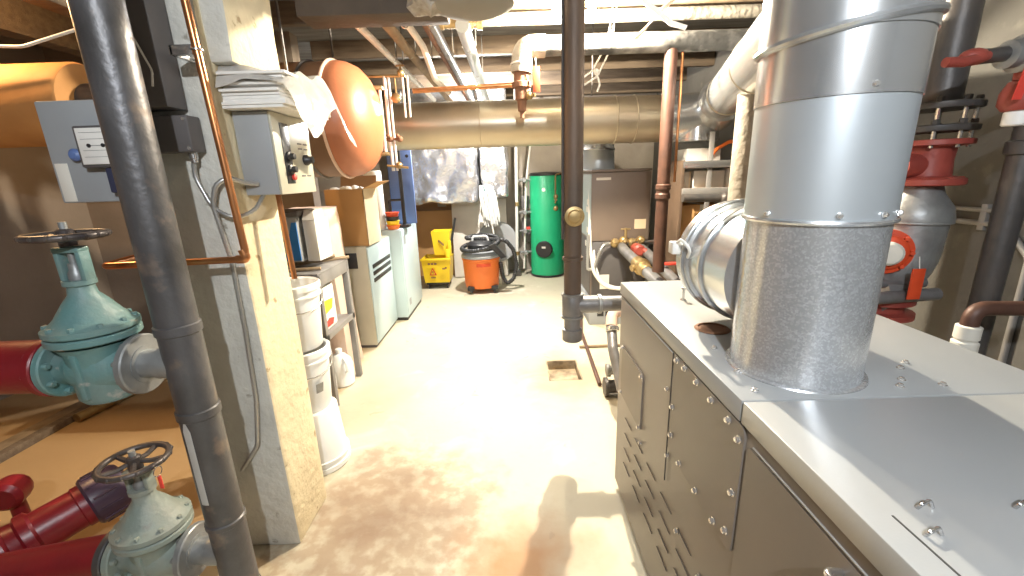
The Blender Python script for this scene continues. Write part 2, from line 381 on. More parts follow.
# lower red pump
t = thing('circulator_pump', (-2.05,1.4,0), 'dark red circulating pump with black motor beside the lower gate valve', 'pump')
A = V((-2.17,1.28,.22)); B = V((-1.86,1.72,.30)); d = (B-A).normalized()
mb = MB().lathe(A-d*.16,d,[(0,0),(.10,.0),(.15,.02),(.165,.07),(.165,.13),(.14,.18),(.10,.2),(.095,.26),(.115,.265),(.115,.29)],36)
mb.bolts(A+d*.0,d,.13,8,.012,.03)
mb.cyl((VXc-.165,RPY,.355),(-2.12,1.26,.24),.07,seg=28)
mb.build('volute','red',t)
mb = MB().lathe(A+d*.13,d,[(.115,0),(.115,.02),(.095,.03),(.09,.06),(.105,.07),(.105,.10),(.09,.11),(.09,.24),(.096,.245),(.096,.27)],36)
mb.build('bearing_housing','red',t)
L0 = (B-A).length
mb = MB().lathe(A+d*.40,d,[(.105,0),(.115,.01),(.115,.11),(.10,.135),(.06,.15),(0,.152)],36)
for k in range(12):
    a = 2*PI*k/12; m_ = frame(d); e = (m_ @ V((math.cos(a),math.sin(a),0,))); mb.tube([A+d*.42+e*.115, A+d*.5+e*.115],.006,0,6)
lab(mb.build('motor','purple',t), 'dark purplish black motor end')
mb = MB(); mb.lathe((VXc-.14,RPY,.355),(-1,0,0),[(.092,0),(.096,.004),(.096,.024),(.075,.03)],32).build('flange','iron',t)
MB().box(A.x-.12,A.x+.12,A.y-.12,A.y+.14,0,.1,.01).build('foot','iron',t)
t = thing('small_red_valve', (-2.33,1.62,0), 'small round red fitting at the left edge beside the circulating pump', 'fitting')
mb = MB().cyl((-2.42,1.72,0),(-2.42,1.72,.24),.03).ball((-2.42,1.72,.27),.07).lathe((-2.42,1.72,.27),(.4,-1,0),[(.07,0),(.07,.06),(.05,.08),(0,.082)],20)
mb.build('fitting_body','red',t)
# boards and pipes on bay floor
t = tag(MB().box(-3.46,-3.32,1.6,4.1,0,.025,.003).build('timber_plank','wood'), 'long pale timber plank lying on the floor of the left bay', 'plank')
tag(MB().box(-3.30,-3.24,2.1,4.1,0,.05,.003).build('plank_shadow','joist'), 'dark strip standing in for the shadow alongside the pale plank', 'shadow strip')  # dark strip put in for the shadow along the plank
tag(MB().tube([(-3.2,2.75,.035),(-2.98,3.9,.035)],.035,0,16).build('scrap_pipe','brass'), 'short tan pipe lying on the bay floor beside the plank', 'pipe')
# amber lagged pipe at top left
t = thing('lagged_duct', (-3.1,2.6,1.88), 'large amber lagged pipe under the ceiling at far left', 'pipe')
MB().lathe((-4.19,2.6,2.10),(1,0,0),[(.215,0),(.215,1.83),(.205,1.845),(.13,1.85)],40).noise(.006,5).build('lagging','insul',t)
MB().cyl((-2.36,2.6,2.10),(-2.2,2.6,2.10),.11,seg=28).build('pipe','iron',t)
tag(MB().tube([(-4.0,2.35,2.42),(-3.4,2.3,2.33),(-2.9,2.32,2.35),(-2.4,2.36,2.335),(-2.0,2.4,2.45),(-1.9,2.4,2.94)],.008,.2,8).build('ceiling_cable','cable'), 'thin pale cable sagging above the amber lagged pipe', 'cable')

# controller box with recorder
t = thing('recorder_cabinet', (-1.36,1.56,1.6), 'grey wall cabinet with square white dial behind the riser pipe', 'cabinet')
MB().box(-1.535,-1.27,1.49,1.615,1.60,1.925,.006).build('cabinet_body','panelgrey',t)
r = MB().box(-1.40,-1.262,1.452,1.49,1.712,1.842,.006).build('recorder_frame','darkpanel',t)
lab(MB().box(-1.387,-1.272,1.447,1.453,1.722,1.834,.001).build('dial_face','paper',r), 'white square dial face')
for x in (-1.352,-1.306): MB().lathe((x,1.4475,1.780),(0,-1,0),[(.006,0),(.006,.004),(0,.005)],12).build('dial_pointer','black',r)
for z in (1.745,1.765,1.80,1.82): MB().box(-1.375,-1.284,1.4462,1.4472,z-.0006,z+.0006,0).build('dial_line','flange',r)
MB().box(-1.352,-1.306,1.4462,1.4472,1.7794,1.7806,0).build('dial_line','black',r)
MB().box(-1.261,-1.225,1.46,1.49,1.72,1.83,.004).build('hinge_plate','panelgrey',t)
MB().lathe((-1.435,1.49,1.755),(0,-1,0),[(.018,0),(.02,.004),(.02,.016),(.012,.024),(0,.025)],20).build('blue_knob','blue',t)
MB().box(-1.33,-1.272,1.455,1.489,1.63,1.71,.004).build('latch_box','navy',t)
MB().box(-1.525,-1.482,1.4885,1.491,1.605,1.73,.001).build('instruction_label','label',t)
t = thing('junction_box', (-1.13,1.58,1.755), 'small dark grey junction box on the column above the flexible conduit', 'box')
MB().box(-1.25,-1.09,1.545,1.613,1.758,1.878,.006).build('box_body','darkpanel',t)
for x in (-1.238,-1.102):
    for z in (1.77,1.865): MB().lathe((x,1.545,z),(0,-1,0),[(.006,0),(.006,.003),(0,.004)],10).build('cover_screw','screw',t)
MB().lathe((-1.118,1.58,1.758),(0,0,-1),[(.014,0),(.014,.02),(.011,.022),(.011,.035)],12).build('conduit_connector','chrome',t)
t = thing('wireway', (-1.33,1.57,1.90), 'tall dark electrical wireway box on the upper column face', 'box')
MB().box(-1.30,-1.125,1.52,1.613,1.90,2.93,.006).build('wireway_body','darkpanel',t)
for x, z0 in ((-1.20,2.15),(-1.24,2.0)):
    MB().tube([(x-.06,1.495,z0+.12),(x,1.50,z0+.02),(x+.03,1.505,z0-.06),(x+.05,1.52,z0-.14),(x+.055,1.50,z0-.19)],.0035,.04,6).build('loose_wire','cable',t)
t = thing('flexible_conduit', (-1.1,1.59,.45), 'long grey flexible metal conduit hanging down the column face', 'conduit')
pts = [(-1.215,1.598,.432),(-1.123,1.598,.555),(-1.09,1.60,.77),(-1.076,1.60,1.081),(-1.072,1.598,1.365),(-1.08,1.585,1.501),(-1.086,1.58,1.574),(-1.064,1.58,1.645),(-1.024,1.60,1.671),(-1.003,1.66,1.648),(-.972,1.695,1.643)]
def ribbed(mb, pts, r, R, step=.009, seg=10):
    P = fillet([V(p) for p in pts], R, 10); L = [0]
    for a, b in zip(P, P[1:]): L.append(L[-1]+(b-a).length)
    n = int(L[-1]/step); Q = []; j = 0
    for i in range(n+1):
        s = L[-1]*i/n
        while j < len(L)-2 and L[j+1] < s: j += 1
        f = (s-L[j])/max(1e-9, L[j+1]-L[j]); Q.append(P[j].lerp(P[j+1], f))
    rad = [r*(1 if i % 2 else .8) for i in range(n+1)]
    return mb.tube(Q, rad, 0, seg)
ribbed(MB(), pts, .0095, .1).build('conduit_run','flex',t)
ribbed(MB(), [(-1.118,1.58,1.756),(-1.133,1.585,1.675),(-1.092,1.585,1.563),(-1.023,1.585,1.521),(-.973,1.64,1.544),(-.975,1.72,1.60)], .0085, .1).build('conduit_loop','flex',t)
t = thing('copper_line', (-.95,1.47,1.38), 'bare copper line in front of the column turning left behind the riser', 'pipe')
MB().tube([(-1.0,1.5,2.93),(-.985,1.5,2.2),(-.95,1.5,1.385),(-1.47,1.5,1.375),(-1.52,1.75,1.375)],.0125,.035,14).build('tube','copper',t)
MB().tube([(-.96,1.5,1.42),(-.95,1.5,1.385),(-.985,1.5,1.385)],.0155,.03,14).build('elbow_fitting','copper',t)
MB().ring((-.979,1.5,2.06),(0,0,1),.0165,.003,18,6).box(-1.06,-.99,1.49,1.51,2.045,2.075,.002).box(-1.062,-1.05,1.49,1.625,2.045,2.075,.002).build('pipe_clip','chrome',t)

# control panel on column side
t = thing('control_panel', (-.96,1.85,1.6), 'grey burner control panel with black switches mounted on the column side', 'control panel')
MB().box(-1.03,-.898,1.70,2.0,1.60,1.905,.005).build('panel_body','panelgrey',t)
f = MB().box(-.898,-.888,1.70,2.0,1.60,1.905,.004).build('switch_plate','cream',t)
MB().box(-.889,-.885,1.755,1.815,1.64,1.87,.002).build('switch_strip','black',f)
for z in (1.785,1.735):
    MB().lathe((-.887,1.785,z-.04),(1,0,0),[(.02,0),(.02,.01),(.013,.014),(.012,.028),(0,.03)],16).build('selector_knob','black',f)
MB().lathe((-.887,1.80,1.665),(1,0,0),[(.012,0),(.012,.012),(0,.016)],14).build('red_button','labelred',f)
MB().lathe((-.888,1.93,1.735),(1,0,0),[(.022,0),(.022,.012),(.016,.02),(.015,.035),(0,.036)],16).build('round_switch','black',f)
for y in (1.90,1.95):
    for z in (1.80,1.78,1.67): MB().box(-.8885,-.887,y-.018,y+.018,z-.003,z+.003,0).build('printed_legend','darkpanel',f)
MB().box(-.93,-.89,2.0,2.01,1.62,1.89,.003).build('door_edge','black',t)
MB().cyl((-.96,1.80,1.60),(-.95,1.80,1.24),.011,seg=14).build('copper_drop','copper',t)
# papers in plastic on the panel
t = thing('paper_stack', (-.95,1.86,1.91), 'thick stack of papers wrapped in clear plastic on top of the control panel', 'papers')
mb = MB()
z = 1.908
for k in range(11):
    dx = random.uniform(-.02,.02); dy = random.uniform(-.02,.02); h = .0105
    mb.box(-1.025+dx*.1,-.80+dx,1.66+dy,2.06+dy,z,z+h,.002); z += h+.0006
mb.build('papers','paper',t)
def film(u, v):
    x = -1.028+.335*u; y = 1.63+.46*v
    zz = 2.04+.02*math.sin(5*u+6*v)*.6+.012*math.sin(17*v+3*u)+.035*(1-u)*(1-abs(2*v-1))
    if u > .72: zz -= (u-.72)**1.2*.75*(1.0+.3*math.sin(9*v))
    e = min(v, 1-v)
    if e < .12: zz -= (.12-e)*.55
    return (x-(.06*(u-.72) if u > .72 else 0), y, zz)
mb = MB().grid(film,28,28); bmesh.ops.solidify(mb.bm, geom=mb.bm.faces[:], thickness=.002); mb.noise(.008,14)
lab(mb.build('plastic_wrap','film',t), 'crumpled clear plastic wrap')

# ------------------------------------------------------------------ expansion tank
t = thing('expansion_tank', (-1.4,3.0,1.66), 'horizontal orange expansion tank hung from the ceiling behind the column', 'tank')
TY, TZ, TR = 3.03, 2.025, .355
MB().lathe((-2.0,TY,TZ),(1,0,0),[(0,-.14),(.15,-.125),(.28,-.08),(.34,-.03),(TR,0),(TR,.92)],48).build('shell','tankside',t)
MB().lathe((-1.09,TY,TZ),(1,0,0),[(TR+.003,0),(TR+.003,.03),(.35,.07),(.32,.13),(.27,.175),(.2,.21),(.1,.235),(0,.242)],48).build('end_cap','tank',t)
MB().ring((-1.10,TY,TZ),(1,0,0),TR+.008,.010,48,8).build('seam_bead','strap',t)
for x in (-1.25,-1.85):
    mb = MB().ring((x,TY,TZ),(1,0,0),TR+.006,.009,48,6)
    mb.cyl((x,TY-.37,TZ),(x,TY-.37,ZC),.008,seg=8).cyl((x,TY+.37,TZ),(x,TY+.37,ZC),.008,seg=8)
    mb.build('hanger','iron',t)
MB().lathe((-.94,TY+.06,TZ+.20),(1,0,.25),[(.02,0),(.02,.03),(.014,.04)],12).build('nozzle','brass',t)
gl = MB().tube([(-.862,3.12,2.25),(-.862,3.12,1.80)],.010,0,10).build('gauge_glass','cable',t)
for z in (1.80,2.225): MB().box(-.985,-.84,3.10,3.14,z,z+.025,.004).build('gauge_fitting','brass',t)
# brass manifold by tank
t = thing('brass_manifold', (-.95,3.4,1.7), 'brass valve manifold with slim drop pipes beside the orange tank', 'valve manifold')
MB().tube([(-1.02,3.38,2.365),(-.74,3.38,2.36)],.011,0,10).build('header','brass',t)
for x, z0, r in ((-.89,1.7,.013),(-.86,1.7,.009),(-.76,2.08,.008),(-.725,2.08,.007)):
    MB().cyl((x,3.38,2.36),(x,3.38,z0),r,seg=10).build('drop_pipe','cable',t)
MB().lathe((-.815,3.37,2.21),(0,-1,0),[(.032,0),(.034,.006),(.034,.016),(.028,.02)],20).cyl((-.815,3.38,2.36),(-.815,3.38,2.22),.006,seg=8).build('gauge','brass',t)
mb = MB().ball((-.77,3.38,2.38),.026).cyl((-.77,3.38,2.38),(-.77,3.38,2.43),.008).tube([(-.80,3.38,2.43),(-.74,3.38,2.43)],.007,0,8); mb.build('ball_valve','brass',t)
mb = MB().tube([(-1.06,3.38,1.93),(-.80,3.38,1.93)],.012,0,10)
for x in (-.98,-.89,-.82): mb.ball((x,3.38,1.93),.024).cyl((x,3.38,1.93),(x,3.33,1.95),.008).ball((x,3.325,1.95),.014)
mb.build('lower_valve_bank','rust',t)
MB().ball((-.84,3.37,1.74),.026).tube([(-.93,3.36,1.74),(-.77,3.36,1.72)],.009,0,8).cyl((-.86,3.38,1.93),(-.86,3.38,1.73),.008).build('hose_bib','brass',t)

# ------------------------------------------------------------------ bench and things
t = thing('steel_bench', (-1.65,3.1,0), 'grey steel work stand with lower shelf beside the white buckets', 'stand')
bx0,bx1,by0,by1,bz = -1.98,-1.34,2.84,3.40,1.03
MB().box(bx0,bx1,by0,by1,bz-.015,bz,.003).build('top_sheet','steel',t)
mb = MB(); mb.box(bx0,bx1,by0,by0+.02,bz-.10,bz-.015,.002).box(bx1-.02,bx1,by0+.02,by1,bz-.10,bz-.015,.002); mb.build('apron','steel',t)
MB().box(bx0+.03,bx1-.03,by0+.03,by1-.03,.55,.57,.003).box(bx0,bx1,by0,by0+.025,.53,.575,.002).box(bx1-.025,bx1,by0+.025,by1,.53,.575,.002).build('lower_shelf','steel',t)
for x in (bx0,bx1-.045):
    for y in (by0,by1-.045):
        mb = MB().box(x,x+.045,y,y+.045,0,bz-.015,.003); mb.build('leg','steel',t)
for k,(x0,y0,x1,y1,zz) in enumerate(((-1.9,2.86,-1.36,2.95,1.046),(-1.88,2.93,-1.32,3.38,1.046),(-1.8,2.88,-1.40,3.30,1.073))):
    tag(MB().tube([(x0,y0,zz),(x1,y1,zz)],.0125,0,8).build('wooden_stick','wood'), ('thin wooden stick along the front edge of the steel stand','long wooden stick lying diagonally to the right corner of the steel stand','upper wooden stick lying across the others on the steel stand')[k], 'stick','sticks on the steel stand')
t = thing('storage_tote', (-1.64,3.1,1.06), 'clear storage tote with dark lid and blue contents on the steel stand', 'tote')
mb = MB().box(-1.85,-1.50,2.99,3.30,1.086,1.41,.012); mb.build('tote_body','panelgrey',t)
MB().box(-1.87,-1.48,2.97,3.32,1.41,1.445,.006).build('lid','darkpanel',t)
MB().prism([(-1.62,2.984,1.10),(-1.505,2.984,1.10),(-1.505,2.984,1.37),(-1.535,2.984,1.37)],(0,.008,0)).build('blue_packet','brightblue',t)
mb = MB()
for k in range(5): mb.tube([(-1.83+.03*k,2.983,1.12+.03*k),(-1.72+.03*k,2.98,1.10+.035*k),(-1.64,2.983,1.15+.03*k)],.006,.04,6)
mb.build('coiled_leads','black',t)
t = thing('white_carton', (-1.43,3.14,1.06), 'tall narrow white carton with folded top standing on the steel stand', 'carton')
MB().box(-1.475,-1.385,3.02,3.24,1.086,1.38,.006).build('carton_body','white',t)
MB().prism([(-1.475,3.02,1.38),(-1.385,3.02,1.38),(-1.41,3.06,1.445),(-1.47,3.06,1.45)],(0,.16,0)).build('folded_top','paper',t)
t = thing('paint_container', (-1.5,2.98,.57), 'white square container with yellow and red label on the lower shelf', 'container')
MB().box(-1.62,-1.375,2.87,3.15,.572,.90,.02).build('container_body','white',t)
MB().box(-1.60,-1.39,2.88,3.14,.90,.925,.008).build('lid','white',t)
MB().prism([(-1.372,2.93,.70),(-1.372,3.07,.72),(-1.372,3.10,.79),(-1.372,2.96,.80)],(-.003,0,0)).build('yellow_mark','labelyel',t)
MB().prism([(-1.372,2.95,.60),(-1.372,3.05,.60),(-1.372,3.08,.64),(-1.372,3.0,.66),(-1.372,2.94,.64)],(-.003,0,0)).build('red_mark','labelred',t)
MB().prism([(-1.56,2.8685,.70),(-1.44,2.8685,.70),(-1.43,2.8685,.79),(-1.55,2.8685,.78)],(0,.003,0)).build('yellow_mark','labelyel',t)
MB().prism([(-1.53,2.8685,.62),(-1.45,2.8685,.61),(-1.44,2.8685,.65),(-1.50,2.8685,.67)],(0,.003,0)).build('red_mark','labelred',t)
def jug(x,y,label):
    t = thing('plastic_jug',(x,y,0),label,'jug')
    MB().lathe((x,y,0),(0,0,1),[(.08,0),(.095,.01),(.098,.17),(.085,.22),(.05,.26),(.024,.275),(.024,.29)],24).build('jug_body','white',t)
    MB().lathe((x,y,.288),(0,0,1),[(.027,0),(.027,.022),(.022,.025)],18).build('cap','white',t)
    MB().tube([(x+.05,y-.05,.25),(x+.085,y-.085,.22),(x+.085,y-.085,.15),(x+.06,y-.06,.13)],.011,.03,8).build('grip','white',t)
jug(-1.49,2.98,'white plastic jug on the floor under the steel stand, nearer one')
jug(-1.45,3.24,'white plastic jug on the floor under the steel stand, farther one')
# buckets
def bucket(x,y,z,label,flip=False,r0=.125,r1=.15,h=.37):
    t = thing('plastic_bucket',(x,y,z),label,'bucket','white buckets beside the column')
    pr = [(r0*.96,0),(r0,.006),(r0+(r1-r0)*.8,h*.8),(r1+.006,h*.8),(r1+.006,h*.83),(r1,h*.835),(r1,h*.9),(r1+.008,h*.905),(r1+.008,h*.98),(r1,h),(r1-.012,h*.98),(r0,h*.2),(0,h*.19)]
    MB().lathe((x,y,z+(h if flip else 0)),(0,0,-1 if flip else 1),pr,36).build('bucket_body','white',t)
    if not flip:
        mb = MB()
        pts = [(x+(r1+.012)*math.cos(a), y+(r1+.012)*math.sin(a), z+h*.86-.09*math.sin(a-PI*1.25)) for a in [PI*1.25+PI*k/12 for k in range(13)]]
        mb.tube(pts,.003,0,6).build('wire_bail','chrome',t)
    return t
bucket(-1.205,2.24,0,'white bucket standing upside down on the floor, bottom of the stack',True,.135,.165,.37)
b2 = bucket(-1.225,2.25,.372,'white bucket in the middle of the stack by the column')
MB().grid(lambda u,v:(-1.225+(.139+.012*v)*math.cos(-.75+u*.3),2.25+(.139+.012*v)*math.sin(-.75+u*.3),.372+.12+.06*v),8,4).build('grey_print','flange',b2)
bucket(-1.225,2.25,.745,'white bucket topmost of the stack by the column')
# draped sheet
t = thing('draped_boiler', (-1.75,3.72,0), 'tall appliance draped in a dusty pink sheet behind the steel stand', 'covered appliance')
def drape(u,v):
    a = u*2*PI; s = 1-v
    hx, hy = .19+.06*s+.02*math.sin(a*5)*s, .17+.04*s+.02*math.cos(a*6)*s
    c, sn = math.cos(a), math.sin(a); k = 1/max(abs(c),abs(sn))**.75
    return (-1.72+.0*s+hx*c*k, 3.68+hy*sn*k, 1.42*v)
mb = MB().grid(drape,48,14)
bmesh.ops.remove_doubles(mb.bm, verts=mb.bm.verts[:], dist=.0005)
top = [v for v in mb.bm.verts if v.co.z > 1.415]; es=[e for e in mb.bm.edges if e.verts[0] in top and e.verts[1] in top]
bmesh.ops.holes_fill(mb.bm, edges=es, sides=100); mb.noise(.012,6)
mb.build('draped_sheet','tarp',t)

# ------------------------------------------------------------------ cabinets
t = thing('cream_heater_cabinet', (-1.63,4.36,0), 'cream metal cabinet with three black louvre slots carrying a cardboard box', 'cabinet')
MB().box(-1.90,-1.385,3.985,4.75,.03,1.03,.008).build('cabinet_body','cream',t)
MB().box(-1.385,-1.372,3.995,4.745,.05,1.02,.004).build('side_panel','bluewhite',t)
MB().box(-1.72,-1.48,3.978,3.99,.82,.97,.002).build('recess','black',t)
for k in range(3): MB().box(-1.373,-1.366,4.08,4.68,.795-.07*k,.835-.07*k,.002).build('louvre_slot','black',t)
MB().box(-1.89,-1.40,4.0,4.74,0,.03,.002).build('plinth','darkpanel',t)
t = thing('pale_blue_cabinet', (-1.55,5.2,0), 'plain pale blue metal cabinet behind the louvred cream one', 'cabinet')
MB().box(-1.86,-1.262,4.80,5.62,.04,1.08,.008).build('cabinet_body','bluewhite',t)
MB().box(-1.263,-1.252,4.815,5.61,.06,1.07,.004).build('side_panel','bluewhite',t)
MB().prism([(-1.251,4.9,.90),(-1.251,4.98,.90),(-1.251,4.98,1.0),(-1.251,4.9,1.0)],(-.002,0,0)).build('badge','panelgrey',t)
MB().prism([(-1.251,4.9,.16),(-1.251,4.99,.16),(-1.251,4.99,.24),(-1.251,4.9,.24)],(-.002,0,0)).build('rating_plate','panelgrey',t)
MB().box(-1.84,-1.27,4.82,5.6,0,.04,.002).build('plinth','black',t)
t = thing('cardboard_box', (-1.54,4.2,1.03), 'large brown cardboard box with open flaps on the cream cabinet', 'box')
mb = MB(); x0,x1,y0,y1,z0,z1 = -1.72,-1.36,4.02,4.42,1.032,1.56
mb.box(x0,x1,y0,y1,z0,z0+.01,0).box(x0,x1,y0,y0+.006,z0+.01,z1,0).box(x0,x1,y1-.006,y1,z0+.01,z1,0).box(x0,x0+.006,y0+.006,y1-.006,z0+.01,z1,0)
mb.build('box_body','card',t)
lab(MB().box(x1-.006,x1+.001,y0,y1,z0,z1,0).build('side_face','palecard',t),'paler right side of the box')
MB().prism([(x1,y0,z1),(x1,y1,z1),(x1+.14,y1+.01,z1+.06),(x1+.14,y0+.01,z1+.06)],(0,0,.005)).build('right_flap','card',t)
MB().prism([(x0,y1,z1),(x1,y1,z1),(x1,y1+.05,z1+.12),(x0,y1+.05,z1+.12)],(0,.005,0)).build('rear_flap','browncard',t)
mb = MB()
for k in range(5): mb.ball((-1.44-.06*k,4.2+.03*(k%2),1.54),.055,(1,1,.8),10)
mb.noise(.02,14).build('packing_paper','paper',t)
t = tag(MB().lathe((-1.54,4.92,1.08),(0,0,1),[(.095,0),(.10,.01),(.10,.64),(.095,.65),(.03,.652),(.03,.64),(0,.64)],24).build('paper_roll','white'),'tall white paper roll standing on the pale blue cabinet behind the cardboard box','paper roll')
t = thing('stacked_cups', (-1.36,4.83,1.08), 'short stack of orange and yellow tubs beside the white paper roll', 'tubs')
for k in range(4):
    MB().lathe((-1.35,4.88,1.082+.047*k),(0,0,1),[(.06,0),(.075,.044),(.079,.045),(.079,.05)],20).build('tub',('vac','yellow','black','orangetag')[k],t)
t = thing('blue_board', (-1.3,5.3,1.08), 'upright blue plastic board standing on the pale blue cabinet', 'board')
MB().box(-1.50,-1.20,5.42,5.455,1.083,2.0,.006).build('board_panel','blue',t)
MB().lathe((-1.25,5.42,1.9),(0,-1,0),[(.02,0),(.02,.006),(0,.007)],12).build('hanging_hole','black',t)
t = thing('black_post', (-1.23,5.0,1.08), 'slim black post with square foot and side rail on the pale blue cabinet', 'post')
MB().cyl((-1.26,5.05,1.11),(-1.26,5.05,1.98),.022,seg=14).build('post','black',t)
MB().box(-1.32,-1.20,4.98,5.12,1.083,1.115,.006).build('foot','black',t)
MB().tube([(-1.26,5.05,1.40),(-1.40,4.99,1.40),(-1.40,4.99,1.085)],.014,.03,10).build('side_rail','black',t)

# ------------------------------------------------------------------ back wall left: foil, board, bucket, vac, mop
def foilblock(x0,x1,y0,y1,z0,z1,label):
    mb = MB(); mb.box(x0,x1,y0,y1,z0,z1,.03)
    bmesh.ops.subdivide_edges(mb.bm, edges=mb.bm.edges[:], cuts=22, use_grid_fill=True); mb.noise(.045,4).noise(.022,11)
    return tag(mb.build('foil_wrapped_duct','foil',angle=60),label,'duct')
foilblock(-1.62,-.49,6.55,7.05,1.25,2.89,'wide crinkled foil wrapped duct hanging above the yellow mop bucket')
foilblock(-.45,-.04,6.6,7.05,1.30,2.89,'narrow crinkled foil wrapped duct next to the slim white pipes')
tag(MB().box(-1.62,-.97,7.15,7.39,0,1.10,.004).build('tan_carton','card'),'flat tan carton standing against the back wall behind the mop bucket','carton')
t = thing('wood_hatch', (-1.3,7.3,1.11), 'dark brown wooden board above the tan carton with small metal plate', 'board')
MB().box(-1.65,-.9,7.2,7.39,1.101,1.40,.004).build('board_panel','browncard',t)
MB().box(-1.22,-1.08,7.19,7.2,1.16,1.26,.002).build('outlet_plate','panelgrey',t)
t = thing('leaning_board', (-.5,7.0,0), 'scuffed white board leaning on the back wall behind the shop vacuum', 'board')
R_ = Matrix.Rotation(-.10,3,'X')
mb = MB().box(-.97,-.08,6.98,7.01,.01,1.27,.003,R_); mb.build('board_panel','marble',t)
MB().lathe((-.25,6.965,.58),(0,-1,.1),[(.33,0),(.335,.006),(.29,.014),(.28,.01),(0,.012)],40).build('round_cover','lidgrey',t)
# mop bucket
t = thing('mop_bucket', (-1.13,6.38,0), 'yellow mop bucket with wringer and caution symbol near the back wall', 'mop bucket')
def taper(mb,x0,x1,y0,y1,z0,z1,k):
    cx,cy=(x0+x1)/2,(y0+y1)/2
    a=[(x0,y0),(x1,y0),(x1,y1),(x0,y1)]; lo=[(cx+(x-cx)*k,cy+(y-cy)*k) for x,y in a]
    vb=[mb.bm.verts.new((x,y,z0)) for x,y in lo]; vt=[mb.bm.verts.new((x,y,z1)) for x,y in a]
    vi=[mb.bm.verts.new((cx+(x-cx)*.93,cy+(y-cy)*.93,z1)) for x,y in a]; vj=[mb.bm.verts.new((cx+(x-cx)*k*.93,cy+(y-cy)*k*.93,z0+.03)) for x,y in lo]
    mb.bm.faces.new(vb[::-1]); mb.bm.faces.new(vj)
    for i in range(4):
        j=(i+1)%4; mb.bm.faces.new((vb[i],vb[j],vt[j],vt[i])); mb.bm.faces.new((vt[i],vt[j],vi[j],vi[i])); mb.bm.faces.new((vi[i],vi[j],vj[j],vj[i]))
    return mb
mb = MB(); taper(mb,-1.36,-.93,6.20,6.62,.10,.47,.86); mb.box(-1.37,-.92,6.185,6.21,.44,.475,.004); mb.build('tub','yellow',t)
w = MB(); taper(w,-1.20,-.92,6.30,6.58,.50,.86,.8); w.build('wringer','yellow',t)
MB().box(-1.0,-.93,6.24,6.34,.36,.60,.012).box(-.96,-.91,6.26,6.32,.5,.72,.008).build('wringer_bracket','yellow',t)
MB().tube([(-.93,6.30,.62),(-.90,6.32,.74),(-.83,6.36,1.05)],.017,.05,10).build('wringer_lever','black',t)
MB().prism([(-1.25,6.205,.22),(-1.14,6.205,.22),(-1.195,6.19,.34)],(0,-.006,0)).build('caution_triangle','orangetag',t)
MB().prism([(-1.225,6.199,.235),(-1.165,6.199,.235),(-1.195,6.183,.31)],(0,-.003,0)).build('triangle_inset','yellow',t)
mb = MB().box(-1.20,-1.19,6.184,6.19,.258,.288,0).box(-1.20,-1.19,6.186,6.192,.243,.251,0); mb.build('exclamation_mark','black',t)
mb = MB()
for k in range(3): mb.box(-1.26+.047*k,-1.225+.047*k,6.176,6.186,.385,.41,0)
mb.box(-1.05,-1.01,6.176,6.188,.31,.33,0).box(-1.01,-.985,6.176,6.188,.32,.345,0).box(-1.23,-1.16,6.2,6.21,.175,.19,0)
mb.build('printed_marks','brown' if 'brown' in M else 'rust',t)
mb = MB()
for k in range(4): mb.box(-1.10+.02*k,-1.08+.02*k,6.293,6.3,.70-.018*k,.735-.018*k,.002)
mb.build('wringer_emblem','rust',t)
MB().box(-1.31,-.97,6.24,6.6,.065,.10,.004).build('chassis','black',t)
for x in (-1.28,-1.0):
    for y in (6.27,6.56): MB().lathe((x-.014,y,.033),(1,0,0),[(.02,0),(.033,.004),(.033,.024),(.02,.028)],16).build('caster','black',t)
# shop vac
VX,VY = -.46,6.1
t = thing('shop_vacuum', (VX,VY,0), 'orange shop vacuum with coiled black hose on the floor at the back', 'vacuum cleaner')
MB().lathe((VX,VY,.07),(0,0,1),[(.235,0),(.245,.01),(.268,.40),(.278,.405),(.278,.43),(.265,.44)],40).build('drum','vac',t)
MB().grid(lambda u,v:(VX+.2755*math.cos(-1.75+.75*u),VY+.2755*math.sin(-1.75+.75*u),.40+.045*v),10,2).build('raised_band','orangetag',t)
MB().lathe((VX,VY,.51),(0,0,1),[(.285,0),(.285,.03),(.25,.07),(.2,.09)],40).build('lid','lidgrey',t)
MB().lathe((VX,VY,.60),(0,0,1),[(.19,0),(.19,.09),(.15,.13),(.06,.145),(0,.147)],32).build('motor_head','black',t)
MB().tube([(VX-.12,VY,.70),(VX-.1,VY,.80),(VX+.1,VY,.80),(VX+.12,VY,.70)],.016,.04,10).build('carry_grip','white',t)
P = []
for k in range(20):
    a = 2*PI*k/20*1.12+2.2; P.append((VX+.27*math.cos(a), VY+.27*math.sin(a), .64+.05*math.sin(a*1.0+.5)+.006*k))
P += [(VX+.36,VY-.02,.74),(VX+.47,VY,.60),(VX+.52,VY,.36),(VX+.47,VY,.16),(VX+.37,VY-.02,.08),(VX+.31,VY-.02,.20),(VX+.28,VY-.05,.42)]
ribbed(MB(), P, .033, .12, .016, 12).build('hose','hose',t)
MB().prism([(VX+.13,VY-.26,.70),(VX+.22,VY-.26,.72),(VX+.37,VY-.24,.53),(VX+.30,VY-.26,.51)],(0,.06,.0)).build('floor_nozzle','black',t)
for a in (-2.2,-.7,.7,2.2):
    x,y = VX+.25*math.cos(a), VY+.25*math.sin(a)
    mb = MB().box(x-.05,x+.05,y-.05,y+.05,.05,.11,.015).lathe((x-.02,y-.02,.04),(1,.2,0),[(.025,0),(.04,.006),(.04,.034),(.025,.04)],16); mb.build('caster','black',t)
